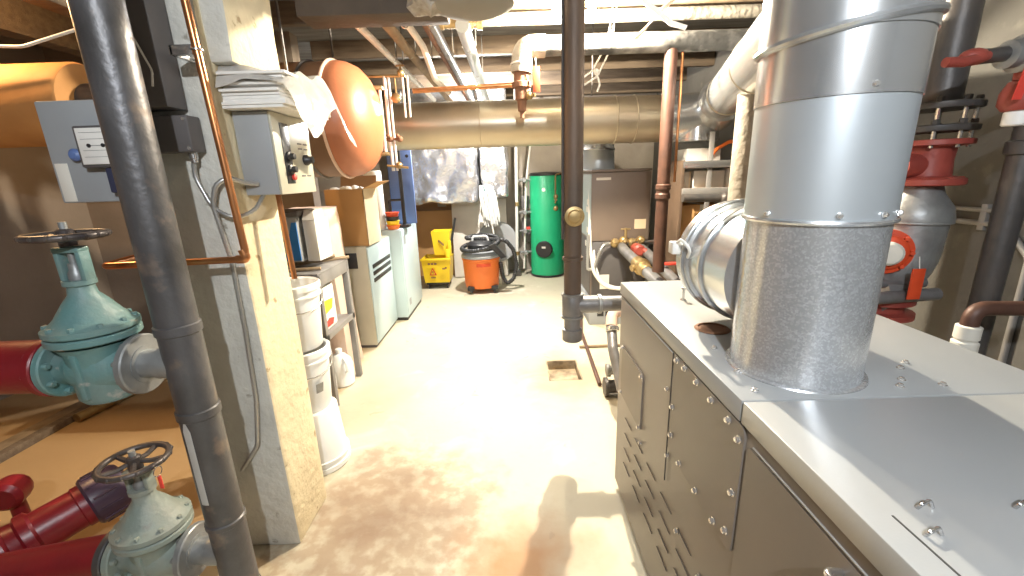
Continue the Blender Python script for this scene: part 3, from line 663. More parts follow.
# mop
t = thing('string_mop', (-.25,6.42,0), 'white string mop standing head up against the scuffed board', 'mop')
top = V((-.37,6.46,1.44)); bot = V((-.16,6.38,.01))
MB().tube([bot, top],.013,0,10).build('handle','label',t)
MB().box(-.42,-.32,6.43,6.49,1.41,1.49,.01).build('clamp','teal',t)
mb = MB()
for k in range(44):
    a = random.uniform(0,2*PI); rr = random.uniform(.03,.12)
    e = V((-.31+rr*1.15*math.cos(a), 6.46+rr*.5*math.sin(a), random.uniform(.88,1.08)))
    s = top+V((random.uniform(-.05,.05),random.uniform(-.02,.02),.03))
    mb.tube([s, s+V((.04*math.cos(a),.02*math.sin(a),.03)), (s+e)/2+V((.05*math.cos(a),.02*math.sin(a),.1)), e],.010,.08,5)
mb.build('strings','mop',t)

# ------------------------------------------------------------------ slim pipes and green tank
t = thing('white_pipe_riser', (.1,6.95,0), 'slim straight white pipe rising between foil duct and green tank', 'pipe')
MB().tube([(.075,6.95,.1),(.12,6.95,2.93)],.025,0,12).build('pipe','cable',t)
for z in (.35,1.15): MB().lathe((.08+.015*z,6.95,z),(0,0,1),[(.036,0),(.036,.06)],10).build('coupling','brass',t)
MB().box(.03,.13,6.9,7.0,0,.1,.01).build('foot','iron',t)
t = thing('curved_pipe', (.26,6.95,.4), 'bent slim white pipe curving down to the green tank connections', 'pipe')
MB().tube([(.34,6.95,2.93),(.33,6.95,2.1),(.25,6.95,1.5),(.225,6.95,.95),(.19,6.95,.12)],.018,.3,10).build('pipe','cable',t)
for z in (1.55,1.05,.75,.4):
    mb = MB().tube([(.13,6.9,z),(.312,6.95,z)],.022,0,10).ball((.22,6.89,z),.042); mb.lathe((.22,6.86,z),(0,-1,0),[(.012,0),(.012,.03),(.03,.032),(.03,.045)],12)
    mb.build('valve','flange',t)
mb = MB().box(.17,.34,7.02,7.12,.55,.95,.01).box(.17,.30,7.02,7.12,1.1,1.3,.01); mb.build('backing_block','darkpanel',t)
mb = MB().box(.24,.30,6.85,6.88,.78,.82,.004).build('red_lever','labelred',t)
GX,GY,GR = .585,6.98,.275
t = thing('water_tank', (GX,GY,0), 'tall green hot water tank with black round access cover', 'tank')
MB().lathe((GX,GY,.04),(0,0,1),[(GR,0),(GR,1.56),(GR-.01,1.575)],48).build('jacket','green',t)
MB().lathe((GX,GY,1.61),(0,0,1),[(GR+.006,0),(GR+.006,.035),(GR-.03,.05),(0,.06)],48).build('top_cover','black',t)
MB().lathe((GX,GY,0),(0,0,1),[(GR-.02,0),(GR+.006,.01),(GR+.006,.04)],48).build('base_ring','black',t)
cdir = V((-.30,-1,0)).normalized(); cc = V((GX,GY,.47))+cdir*(GR-.035)
c = MB().lathe(cc,cdir,[(.135,0),(.135,.045),(.12,.06),(0,.065)],36).build('access_cover','black',t)
MB().box(cc.x+cdir.x*.066-.03,cc.x+cdir.x*.066+.03,cc.y+cdir.y*.068-.003,cc.y+cdir.y*.068+.001,.49,.52,0,Matrix.Rotation(-.29,3,'Z')).build('cover_marking','label',c)
e = V((GX,GY,1.40))+V((-.28,-1,0)).normalized()*(GR+.001)
MB().lathe(e,(-.28,-1,0),[(.03,0),(.03,.003)],8).build('white_emblem','white',t)
mb = MB().tube([(GX+.1,GY-.26,1.2),(GX+.1,GY-.34,1.2),(GX+.1,GY-.34,1.62),(GX+.2,GY-.30,1.64)],.012,.04,8)
mb.tube([(GX+.1,GY-.25,1.25),(GX+.1,GY-.42,1.25)],.02,0,10).ball((GX+.1,GY-.40,1.3),.035).ball((GX+.1,GY-.38,1.12),.04)
mb.build('relief_valve','brass',t)

# ------------------------------------------------------------------ second boiler
t = thing('tall_boiler', (1.23,5.0,0), 'tall bronze boiler cabinet with flue on top near the back wall', 'boiler')
MB().box(.93,1.53,4.52,5.9,.30,1.64,.008).build('cabinet','cab2',t)
MB().box(.922,.93,4.54,5.89,.95,1.62,.003).build('upper_side_panel','palepanel',t)
MB().box(.922,.93,4.54,5.89,.32,.93,.003).build('lower_side_panel','darkpanel',t)
MB().box(.915,1.54,4.50,5.92,1.64,1.665,.006).build('lid','cab2',t)
MB().box(.925,1.535,4.50,4.52,.93,1.635,.006).build('upper_front_panel','cab2',t)
MB().box(.94,1.52,4.505,4.52,.32,.92,.006).build('lower_front_panel','darkpanel',t)
MB().box(.91,1.55,4.46,5.9,0,.30,.01).build('base','panelgrey',t)
mb = MB()
for k in range(3): mb.box(1.0+.09*k,1.07+.09*k,4.455,4.462,.10,.16,0)
mb.build('base_vent','black',t)
for (x0,x1,z0,z1,n) in ((.97,1.12,1.56,1.585,'label'),(1.38,1.5,1.05,1.15,'palecard'),(1.03,1.13,.40,.56,'label')):
    MB().box(x0,x1,4.496 if z0>.9 else 4.501,4.505,z0,z1,0).build('rating_label',n,t)
mb = MB()
for k,(y,z) in enumerate(((4.62,1.3),(4.66,1.22),(4.62,1.0),(4.7,.84),(4.62,.75))): mb.box(.918,.923,y,y+.12,z,z+.06,0)
mb.build('side_label','label',t)
MB().lathe((1.08,5.02,1.665),(0,0,1),[(.20,0),(.19,.02),(.185,.21)],40).build('flue_collar','bluesteel',t)
MB().lathe((1.08,5.02,1.875),(0,0,1),[(.19,0),(.192,.01),(.182,.025),(.182,.2)],40).tube([(1.08,5.02,2.06),(1.08,5.02,2.12),(1.08,4.62,2.13)],.18,.14,36).build('flue_pipe','galvs',t)
TB = bpy.data.objects['tall_boiler']; TB.location.x -= .085
t = thing('flexible_hose', (.85,4.4,.3), 'pale flexible hose curving down the left side of the tall boiler', 'hose')
MB().tube([(.86,4.75,1.55),(.84,4.6,1.25),(.82,4.45,.9),(.85,4.38,.62),(.96,4.36,.46),(1.2,4.36,.42),(1.45,4.38,.42)],.018,.2,10).build('hose','cable',t)
MB().tube([(.88,4.6,.95),(.87,4.42,.7),(.93,4.38,.50),(1.1,4.40,.44),(1.45,4.42,.44)],.012,.2,10).build('inner_hose','cable',t)
# pipework on the second boiler
t = thing('boiler_pipework', (1.1,4.2,.7), 'grey pipes with brass valves and red fittings in front of the tall boiler', 'pipework')
MB().tube([(1.10,4.50,.97),(1.08,4.3,.95),(1.17,3.4,.80),(1.24,2.6,.66)],.05,.1,20).build('main_pipe','greypipe',t)
MB().lathe((1.115,3.95,.892),(.09,-.9,-.15),[(.056,0),(.064,.01),(.064,.10),(.08,.11),(.08,.14),(.062,.15),(.062,.24),(.056,.25)],20).cyl((1.115,3.85,.88),(1.03,3.82,.86),.03).build('brass_valve','brass',t)
MB().tube([(1.30,4.50,.95),(1.30,4.2,.92),(1.36,3.3,.74)],.045,.1,18).build('second_pipe','greypipe',t)
MB().box(1.30,1.5,3.72,3.76,.90,.925,.006).build('red_lever','labelred',t)
MB().lathe((1.22,4.35,.95),(0,-1,0),[(.06,0),(.06,.12),(.04,.14)],16).tube([(1.22,4.3,.95),(1.28,4.2,.95),(1.32,4.2,.86)],.028,.04,12).build('red_fitting','redR',t)
mb = MB()
for k in range(4):
    x = 1.02+.09*k; mb.ball((x,4.44,1.0+.02*(k%2)),.05).cyl((x,4.5,1.0),(x,4.38,1.03),.02)
mb.cyl((1.12,4.40,1.02),(1.12,4.40,1.16),.014).box(1.07,1.17,4.39,4.41,1.14,1.155,.003)
mb.build('valve_cluster','brass',t)
MB().tube([(.99,4.45,.99),(1.5,4.42,1.0)],.024,0,12).tube([(1.33,4.42,1.0),(1.37,4.2,1.05),(1.40,4.1,.98),(1.40,4.0,.80)],.014,.08,8).build('manifold','iron',t)
ribbed(MB(), [(1.05,4.47,1.0),(.90,4.42,.99),(.86,4.40,.93),(.80,4.40,.74),(.735,4.42,.72),(.74,4.44,1.1)], .02, .08, .014, 10).build('flex_connector','flex',t)
PWK = bpy.data.objects['boiler_pipework']; PWK.location.x += .06; PWK.location.z -= .085
t = thing('brown_standpipe', (1.19,3.4,.75), 'brown vertical pipe between the central pole and metal shelving', 'pipe')
MB().cyl((1.19,3.4,.84),(1.19,3.4,2.49),.047,seg=20).build('pipe','brownpipe',t)
MB().lathe((1.19,3.4,1.42),(0,0,1),[(.045,0),(.058,.01),(.058,.04),(.05,.05),(.05,.07),(.058,.08),(.058,.11),(.045,.12)],16).build('union','brownpipe',t)
MB().cyl((1.275,3.4,1.55),(1.275,3.4,2.49),.010,seg=10).build('copper_line','copper',t)

# ------------------------------------------------------------------ central gas pole
t = thing('gas_pole', (.33,2.3,.7), 'dark central vertical pipe from ceiling ending in a grey drip leg above the floor', 'pipe')
PX,PY = .33,2.3
MB().cyl((PX,PY,1.45),(PX,PY,2.95),.052,seg=24).build('upper_pipe','rustpole',t)
MB().cyl((PX,PY,.99),(PX,PY,1.45),.048,seg=24).build('lower_pipe','rustpole',t)
for z in (1.40,1.18): MB().lathe((PX,PY,z),(0,0,1),[(.05,0),(.057,.004),(.057,.02),(.05,.024)],20).build('joint','rustpole',t)
c = MB().lathe((PX,PY-.05,1.425),(0,-1,0),[(.04,0),(.052,.006),(.052,.016),(.036,.02),(.03,.03),(.012,.034),(0,.034)],24).build('brass_plug','brass',t)
MB().lathe((PX,PY,.86),(0,0,1),[(.055,0),(.058,.005),(.058,.125),(.055,.13)],24).tube([(PX,PY,.925),(PX+.14,PY,.925)],.05,0,20).build('tee','greypipe',t)
for z in (.985,.855): MB().lathe((PX,PY,z-.008),(0,0,1),[(.055,0),(.063,.003),(.063,.014),(.055,.017)],24).build('tee_collar','flange',t)
MB().cyl((PX,PY,.72),(PX,PY,.86),.046,seg=24).build('drip_nipple','greypipe',t)
MB().lathe((PX,PY,.71),(0,0,1),[(.05,0),(.057,.006),(.057,.07),(.05,.074)],24).build('drip_cap','greypipe',t)
MB().tube([(PX+.10,PY,.925),(1.0,PY,.925),(1.0,1.955,.925)],.044,.08,20).build('branch_pipe','greypipe',t)
MB().lathe((PX+.14,PY,.925),(1,0,0),[(.05,0),(.056,.004),(.056,.02),(.05,.024)],20).build('branch_collar','flange',t)
MB().tube([(PX-.056,PY-.01,2.93),(PX-.056,PY-.01,1.3)],.007,0,8).build('taped_cable','iron',t)
# floor hose/pipes behind main boiler
t = thing('drain_hose', (.72,3.1,0), 'grey drain pipe with pink elbow behind the main boiler', 'pipe')
MB().tube([(.77,2.48,.16),(.70,2.55,.24),(.68,2.75,.45),(.70,2.90,.56)],.035,.06,14).build('hose','greypipe',t)
MB().tube([(.70,2.90,.56),(.72,2.97,.63),(.80,2.98,.66),(.95,2.96,.62)],.042,.06,14).build('pink_elbow','strap',t)
MB().lathe((.70,2.86,.535),(0,.6,.8),[(.044,0),(.048,.004),(.048,.03),(.044,.034)],16).build('clamp','chrome',t)
t = thing('pump_fittings', (.72,2.9,0), 'cluster of grey valve fittings on the floor at the rear corner of the main boiler', 'fittings')
MB().lathe((.66,2.92,.07),(1,0,0),[(.05,0),(.07,.005),(.07,.03),(.05,.035),(.05,.12),(.07,.125),(.07,.15)],20).build('lower_union','iron',t)
MB().lathe((.68,2.95,.19),(1,0,0),[(.03,0),(.05,.005),(.05,.03),(.035,.035),(.035,.12)],20).ball((.80,2.95,.19),.05).build('upper_union','flange',t)
MB().cyl((.80,2.95,0),(.80,2.95,.2),.03,seg=14).build('stub_pipe','rust',t)
tag(MB().tube([(.86,5.2,.02),(.70,4.2,.02),(.66,3.05,.02)],.016,.1,10).build('floor_tube','brownpipe'),'thin brown tube lying on the floor between drain and tall boiler','tube')
tag(MB().tube([(.62,3.82,.015),(1.3,3.84,.015)],.014,0,10).build('cross_tube','wood'),'short tan rod lying crossways on the floor in front of the tall boiler','rod')

# ------------------------------------------------------------------ shelving
t = thing('storage_shelves', (1.9,4.0,0), 'brown shelving with steel rails holding boxes against the right wall', 'shelving')
sx0,sx1,sy0,sy1 = 1.52,2.38,3.9,4.43
MB().box(sx0,sx0+.03,sy0,sy1,0,1.72,.004).build('side_board','darkwood',t)
for z in (1.66,1.44,.86): MB().box(sx0+.05,sx1,sy0,sy1,z-.012,z+.012,.003).build('shelf','browncard',t)
MB().box(1.74,1.78,sy0-.03,sy0-.005,0,1.95,.004).build('upright','steel',t)
for z in (1.68,1.45): MB().box(sx0,sx1,sy0-.05,sy0-.03,z-.03,z+.03,.005).build('front_rail','chrome' if z>1.6 else 'steel',t)
for k,(x0,x1,y0,y1,z0,z1,m,n,l) in enumerate((
  (1.60,1.90,4.0,4.3,1.672,1.82,'white','white_carton','flat white carton lying on the top shelf'),
  (1.56,1.65,4.0,4.3,1.452,1.62,'palecard','cardboard_box','narrow tan box on the middle shelf beside the white cartons'),
  (1.66,1.94,3.97,4.3,1.452,1.625,'white','white_carton','left white carton on the middle shelf'),
  (1.96,2.2,3.97,4.3,1.452,1.64,'white','white_carton','right white carton on the middle shelf next to the upright'),
  (1.56,2.0,4.0,4.4,.872,1.32,'card','cardboard_box','large brown carton on the lowest shelf'))):
    tt = thing(n,((x0+x1)/2,(y0+y1)/2,z0),l,'box')
    MB().box(x0,x1,y0,y1,z0,z1,.003).build('box_body',m,tt)
    MB().box((x0+x1)/2-.025,(x0+x1)/2+.025,y0-.001,y1+.001,z0+.002,z1+.001,0).build('packing_tape','label' if m!='white' else 'paper',tt)
tag(MB().tube([(1.80,4.02,1.70),(1.84,3.98,1.80),(1.96,3.98,1.87),(2.1,4.0,1.86),(2.2,4.02,1.83)],.016,.08,8).build('extension_lead','vac'),'orange cord looped over the top shelf rail','cord')
t = thing('shelf_pipe', (1.85,3.8,1.4), 'dark pipe with elbow running in front of the middle shelf', 'pipe')
MB().tube([(1.50,3.78,1.40),(1.90,3.78,1.39),(1.90,3.60,1.30)],.035,.05,14).build('pipe','iron',t)
MB().ball((1.87,3.77,1.39),.052).build('elbow','iron',t)
MB().cyl((1.90,3.60,1.30),(1.90,3.60,0),.03,seg=14).build('drop','iron',t)
t = thing('lagged_riser', (1.44,2.7,0), 'vertical pipe in flaking white lagging behind the flue stack, meeting the inclined duct', 'pipe')
MB().cyl((1.44,2.7,0),(1.44,2.7,2.06),.08,seg=28).noise(.006,20).build('lagging','lagging',t)

# ------------------------------------------------------------------ main boiler
BX0,BX1,BY0,BY1,BZ = .507,1.262,-.55,1.95,1.14
t = thing('main_boiler', (.88,.7,0), 'large taupe boiler casing with grey lid filling the right foreground', 'boiler')
MB().box(BX0+.006,BX1-.004,BY0,BY1,.05,1.082,.008).build('casing','taupe',t)
MB().box(BX0+.05,BX1-.05,BY0+.05,BY1-.03,0,.05,.004).build('base_frame','black',t)
def lid(y0,y1):
    mb = MB().box(BX0,BX1,y0,y1,1.086,BZ,.0035); return mb
lid(.858,BY1).build('rear_lid','lidgrey',t)
lid(BY0,.853).build('front_lid','lidgrey',t)
# access panel with rounded lower corners
def rpanel(y0,y1,z0,z1,r,x,th):
    pts=[]
    for (cy,cz,a0) in ((y1-r,z1-r,0),(y0+r,z1-r,90),(y0+r,z0+r,180),(y1-r,z0+r,270)):
        for k in range(6):
            a=math.radians(a0+18*k); pts.append((x,cy+r*math.cos(a),cz+r*math.sin(a)))
    return MB().prism(pts,(-th,0,0))
p1 = rpanel(.832,1.262,.735,1.083,.02,BX0+.006,.006).build('access_panel','taupe',t)
p2 = rpanel(1.555,1.875,.60,.852,.012,BX0+.006,.006).build('small_panel','taupe',t)
rpanel(-.54,.82,.10,1.05,.015,BX0+.006,.004).build('front_door','taupe',t)
MB().box(BX0-.001,BX0+.004,1.262,1.905,1.075,1.0775,.0005).build('lip_trim','lidgrey',t)
MB().box(BX0+.001,BX0+.004,BY0,.80,1.058,1.0605,.0005).build('lip_trim','lidgrey',t)
def scr(y,z,x=BX0+.001,par=t,n='screw',r=.0075):
    MB().lathe((x,y,z),(-1,0,0),[(r*1.35,0),(r*1.35,.002),(r,.003),(r,.009),(r*.7,.011)],8).build(n,'screw',par)
for y,z in ((1.225,1.07),(1.165,1.072),(1.08,1.07),(.99,1.066),(.90,1.064),(.85,1.045),(.85,.90),(.86,.78),(1.235,.90),(1.23,.80),(1.15,.752),(1.03,.752),(.92,.752)): scr(y,z,BX0,p1)
for y,z in ((1.865,.842),(1.565,.842),(1.865,.61),(1.565,.61)): scr(y,z,BX0,p2)
for y,z in ((1.26,.70),(1.30,.93),(1.55,.545),(1.14,.50),(.97,.505),(.87,.60)): scr(y,z,BX0+.006)
for r_i, z in enumerate((.515,.432,.35,.27)):
    y = 1.79
    for k in range(6):
        ln = .105; MB().prism([(BX0+.007,y-ln,z-.003),(BX0+.007,y,z-.003),(BX0+.0025,y,z),(BX0+.0025,y-ln,z)],(0,0,.0015)).build('louvre','taupe',t); y -= .163
MB().box(BX0-.002,BX0+.001,1.258,1.262,.60,1.08,0).build('panel_seam','seam',t)
MB().tube([(BX0+.005,.535,1.02),(BX0-.03,.53,1.03),(BX0-.03,.46,1.03),(BX0+.005,.455,1.02)],.006,.015,10).build('door_handle','chrome',t)
# lid fittings
for (x,y) in ((.615,.535),(.58,.485),(.757,.53)):
    MB().tube([(x-.012,y,BZ),(x-.010,y-.004,BZ+.010),(x+.010,y+.004,BZ+.010),(x+.012,y,BZ)],.0028,.004,8).build('lid_clip','chrome',t)
MB().box(.553,.556,.2,.522,BZ-.001,BZ+.0008,0).build('lid_crease','seam',t)
MB().lathe((.679,1.633,BZ),(0,0,1),[(.012,0),(.012,.003),(.005,.004),(.005,.045),(.011,.046),(.011,.054),(.006,.056)],12).build('lifting_bolt','chrome',t)
mb = MB().lathe((.645,1.305,BZ),(0,0,1),[(.052,0),(.055,.002),(.05,.006),(.044,.006),(.044,.001),(0,.001)],32); mb.build('knockout','rust',t)
for (x,y) in ((.93,.93),(.98,.99),(1.02,1.02),(.9,.9),(1.0,.9),(.58,1.15),(.57,1.0),(.56,.9)):
    MB().lathe((x,y,BZ),(0,0,1),[(.009,0),(.009,.002),(.006,.003),(.006,.007),(.004,.008)],8).build('lid_screw','screw',t)

# ------------------------------------------------------------------ flue stack + duct
SX,SY,SR = .729,1.03,.147
DR = .16
t = thing('flue_stack', (SX,SY,BZ), 'large galvanised flue stack rising from the main boiler lid', 'flue')
MB().lathe((SX,SY,BZ),(0,0,1),[(SR+.012,0),(SR+.010,.003),(SR+.002,.005),(SR,.012),(SR,.395)],64).build('lower_section','galv',t)
MB().lathe((SX,SY,BZ+.39),(0,0,1),[(SR+.004,0),(SR+.004,.255)],64).build('middle_section','bluesteel',t)
MB().lathe((SX,SY,1.78),(0,0,1),[(SR+.007,0),(SR+.007,.16)],64).build('upper_section','galvs',t)
MB().ring((SX,SY,BZ+.388),(0,0,1),SR+.004,.006,64,8).build('seam_bead','galvs',t)
dvec = V((.86,3.1,-.14)); 
MB().tube([(SX,SY,1.90),(SX,SY,2.2),(1.0,1.3,2.2)],SR+.010,.24,64).build('top_elbow','galvs',t)
MB().ring((SX,SY,1.915),(-.14,.0,1),SR+.012,.008,64,8).build('elbow_bead','galvs',t)
for a,z in ((-1.9,BZ+.405),(-.9,BZ+.405),(-2.8,BZ+.405),(-1.3,BZ+.405),(-1.75,1.795)):
    MB().lathe((SX+(SR+.005)*math.cos(a),SY+(SR+.005)*math.sin(a),z),(math.cos(a),math.sin(a),0),[(.007,0),(.007,.003),(.004,.008)],8).build('sheet_screw','screw',t)
# draft damper tee
d_ = MB().lathe((.745,1.12,1.36),(0,1,0),[(.172,0),(.172,.30)],56).build('damper_tee','galvs',t)
MB().ring((.745,1.27,1.36),(0,1,0),.175,.009,56,8).build('tee_band','galvs',d_)
MB().lathe((.745,1.36,1.36),(0,1,0),[(.178,0),(.184,.004),(.184,.075),(.17,.08),(.165,.06),(0,.055)],56).build('damper_ring','galvs',d_)
MB().ring((.745,1.38,1.36),(0,1,0),.186,.006,56,8).build('ring_bead','galvs',d_)
mb = MB().box(.53,.57,1.39,1.43,1.375,1.415,.004).tube([(.545,1.40,1.41),(.545,1.36,1.43),(.565,1.33,1.40),(.57,1.36,1.37)],.005,.02,8); mb.build('weight_bracket','white',d_)
# inclined duct
t = thing('flue_duct', (1.2,2.7,2.2), 'round galvanised duct descending from the flue stack to the rear duct', 'duct')
A = V((.98,1.24,2.2)); E = V((1.88,4.1,2.2))
dd = (E-A).normalized()
MB().tube([A, E-dd*.25],DR,0,56).build('duct_body','galvs',t)
for f in (.18,.5,.86): MB().ring(A.lerp(E-dd*.25,f),dd,DR+.001,.004,56,8).build('seam_bead','duct',t)
MB().ring(A+dd*.03,dd,DR+.004,.010,56,8).build('crimp_bead','duct',t)
for f in (.3,.55,.8):
    q = A.lerp(E,f); m_ = frame(dd)
    for a in (2.2,3.3): 
        n_ = (m_ @ V((math.cos(a),math.sin(a),0))); MB().lathe(q+n_*(DR-.001),n_,[(.008,0),(.008,.004),(.004,.008)],8).build('duct_screw','screw',t)
t = thing('rear_duct', (0,4.2,1.9), 'long horizontal dull tan duct crossing the room below the ceiling', 'duct')
MB().tube([(-1.35,4.1,2.09),(1.40,4.1,2.09)],.20,0,56).build('duct_body','duct',t)
for x in (.95,1.12): MB().ring((x,4.1,2.09),(1,0,0),.202,.006,56,8).build('seam_bead','duct',t)
MB().ring((-.25,4.1,2.09),(1,0,0),.201,.004,56,8).build('seam_bead','duct',t)
MB().tube([(1.38,4.1,2.09),(1.84,4.1,2.12),E-dd*.27],.19,.22,56).build('elbow','galvs',t)
MB().lathe((1.72,4.12,2.08),(0,0,-1),[(.19,0),(.19,.17),(.20,.175),(.20,.195),(.17,.2)],48).build('cleanout_tee','galvs',t)
for x in (-.9,0.75): 
    MB().tube([(x,4.1,2.30),(x,4.1,2.94)],.006,0,6).build('hanger_rod','iron',t)

# ------------------------------------------------------------------ ceiling services
t = thing('sooty_main', (1.2,3.4,2.46), 'thick soot stained white pipe crossing under the ceiling behind the central pole', 'pipe')
MB().tube([(.20,3.4,2.53),(2.39,3.4,2.53)],.068,0,28).build('pipe','sootpipe',t)
MB().tube([(.28,3.4,2.53),(.12,3.4,2.53),(.105,3.4,2.36)],.076,.09,24).build('elbow','lagging',t)
MB().lathe((.105,3.4,2.36),(0,0,-1),[(.055,0),(.055,.06),(.07,.065),(.07,.10),(.05,.105),(.05,.18),(.035,.19),(.03,.26),(.015,.27),(.015,.31)],20).build('rusty_drop','rust',t)
MB().ring((.105,3.4,2.42),(0,0,1),.072,.006,28,8).ring((.105,3.4,2.27),(0,0,1),.06,.005,28,8).build('wire_ties','cable',t)
MB().ball((.16,3.36,2.2),.03).cyl((.105,3.4,2.2),(.2,3.35,2.2),.012).build('drain_cock','brass',t)
t = thing('valve_tag', (.21,3.33,2.2), 'orange valve tag hanging from the sooty pipe elbow', 'tag')
MB().box(.185,.235,3.327,3.332,2.215,2.385,.002).build('tag_plate','orangetag',t)
MB().tube([(.21,3.33,2.385),(.205,3.34,2.44)],.002,0,6).build('tag_wire','cable',t)
t = thing('copper_cross_pipe', (-.25,3.4,2.25), 'slim copper pipe crossing to the rusty drop below the sooty pipe elbow', 'pipe')
MB().tube([(-.70,3.42,2.265),(.06,3.42,2.285)],.018,0,12).build('tube','copper',t)
t = thing('yellow_lit_main', (.7,3.2,2.64), 'horizontal cream pipe with couplings just below the joists', 'pipe')
MB().tube([(-.22,3.47,2.73),(2.39,3.47,2.73)],.043,0,22).build('pipe','lagging',t)
MB().lathe((-.48,3.47,2.73),(1,0,0),[(.035,0),(.055,.005),(.055,.03),(.048,.035),(.048,.20),(.06,.205),(.06,.24),(.05,.245),(.05,.27),(.062,.275),(.062,.31),(.045,.315)],20).build('coupling_body','brass',t)
t = thing('upper_small_main', (.9,3.2,2.78), 'brown painted pipe tight against the joists above the cream pipe', 'pipe')
MB().tube([(-.1,3.54,2.845),(2.39,3.54,2.845)],.03,0,18).build('pipe','wood',t)
mb = MB(); a=V((.80,2.98,2.70)); b=V((1.16,3.06,2.52)); d=(b-a); n=V((.45,0,.9)).normalized()*.016
mb.prism([a-n,a+n,a+d*.7+n+V((0,0,-.03)),b+n,b-n,a+d*.7-n+V((0,0,-.03))],(0,.006,0))
tag(mb.build('white_strip','white'),'short white plastic strip hanging diagonally under the ceiling pipes','strip')
t = thing('copper_wires', (.95,3.1,2.5), 'twisted pinkish copper wires slanting up between ceiling pipes', 'wires')
for k in range(3): MB().tube([(.84+.012*k,3.12,2.48),(.92+.01*k,3.1,2.55+.01*k),(1.0-.012*k,3.1,2.62),(1.12,3.1,2.72+.01*k)],.005,.04,6).build('wire','strap',t)
t = thing('white_wire_bundle', (.62,3.7,2.3), 'tangle of white wires hanging under the sooty pipe', 'wires')
MB().tube([(.82,3.62,2.93),(.78,3.62,2.6),(.66,3.62,2.40),(.57,3.6,2.34),(.47,3.6,2.36)],.007,.06,6).build('wire','cable',t)
MB().tube([(.85,3.62,2.93),(.80,3.62,2.55),(.70,3.6,2.36),(.58,3.6,2.29),(.49,3.6,2.31)],.007,.06,6).build('wire','cable',t)
MB().ball((.69,3.6,2.39),.025).tube([(.69,3.6,2.39),(.72,3.6,2.3),(.70,3.6,2.25)],.008,.03,6).build('twist','cable',t)
# left conduits running along the room
def runner(x,z,r,m,y0,y1,name,label,extra=None,cat='pipe'):
    t = thing(name,(x,(y0+y1)/2,z-r),label,cat)
    MB().tube([(x,y0,z),(x,y1,z)] if extra is None else extra,r,.25,14).build('pipe',m,t)
    mb = MB()
    for y in (y0+.45,y0+1.25):
        if y < y1-.1: mb.tube([(x+r+.006,y,ZC-.01),(x+r+.006,y,z),(x,y,z-r-.006),(x-r-.006,y,z)],.005,.02,6)
    if len(mb.bm.verts): mb.build('hanger','chrome',t)
    else: mb.bm.free()
    return t
runner(-.895,2.55,.024,'cable',2.45,5.6,'white_conduit','outermost thin white conduit running back from the ceiling beam with wire hangers',cat='conduit')
runner(-.76,2.60,.034,'wood',2.5,6.2,'tan_conduit','thicker tan pipe running back beside the outermost white conduit')
runner(-.62,2.56,.022,'cable',2.5,4.6,'curved_conduit','thin white conduit that bends as it runs back under the ceiling',[(-.62,2.5,2.60),(-.63,2.9,2.60),(-.56,3.2,2.50),(-.56,3.6,2.38),(-.50,3.95,2.34)],'conduit')
runner(-.46,2.58,.032,'greypipe',2.5,6.3,'grey_conduit','dull grey pipe running back left of the thick pale pipe')
runner(-.53,2.62,.022,'rust',2.5,6.3,'rusty_conduit','thin rusty pipe running back beside the dull grey pipe')
runner(-.27,2.56,.045,'bluesteel',3.0,6.3,'pale_conduit','thick pale grey pipe running back to the right of the other conduits')
# beam and grey drum
tag(MB().box(-1.05,-.30,2.42,2.62,2.445,2.93,.01).build('wrapped_beam','beam'),'dark brown beam crossing from the column to the grey wrapped duct end','beam')
t = thing('wrapped_duct_end', (-.17,2.3,2.40), 'rounded grey canvas wrapped duct end hanging from the ceiling', 'duct')
MB().lathe((-.16,2.28,2.94),(0,0,-1),[(.20,0),(.215,.40),(.22,.47),(.205,.515),(.16,.535),(.09,.545),(0,.547)],40).build('canvas_wrap','greywrap',t)
mb = MB().lathe((-.33,2.30,2.46),(-.3,-.2,1),[(.04,-.06),(.10,-.03),(.12,.02),(.10,.08),(.05,.12)],20).noise(.03,18); mb.build('frayed_edge','fuzz',t)
# lamps
def lamp(x,y,z,label,e,c=(1,.87,.66)):
    t = thing('bare_bulb',(x,y,z),label,'lamp','bare bulbs')
    MB().lathe((x,y,z),(0,0,1),[(0,-.035),(.018,-.031),(.03,-.015),(.033,.002),(.029,.022),(.018,.042),(.013,.055)],20).build('bulb','bulb',t)
    MB().lathe((x,y,z+.05),(0,0,1),[(.018,0),(.022,.004),(.024,.04),(.05,.055),(.05,.07)],20).build('socket','socket',t)
    MB().tube([(x,y,z+.115),(x,y,ZC-.005)],.006,0,8).build('cord','iron',t)
    l = bpy.data.lights.new('bulb_light','POINT'); l.energy = e; l.color = c; l.shadow_soft_size = .02
    o = bpy.data.objects.new('bulb_light',l); col.objects.link(o); o.location = (x,y,z-.06)
lamp(.577,3.2,2.715,'glowing bare bulb right of the central pole',300,(1,.89,.70))
lamp(.35,3.25,2.69,'glowing bare bulb peeking out left behind the central pole',50)
lamp(-.35,5.5,2.66,'glowing bare bulb above the rear duct at the back',230,(1,.96,.9))
lamp(-2.8,2.25,2.72,'glowing bare bulb above the amber lagged pipe in the left bay',42,(1,.60,.26))
lamp(.15,-.9,2.75,'added fill bulb behind the viewpoint, out of view',135,(.88,.94,1))  # unseen lamp added as cool fill from behind the camera

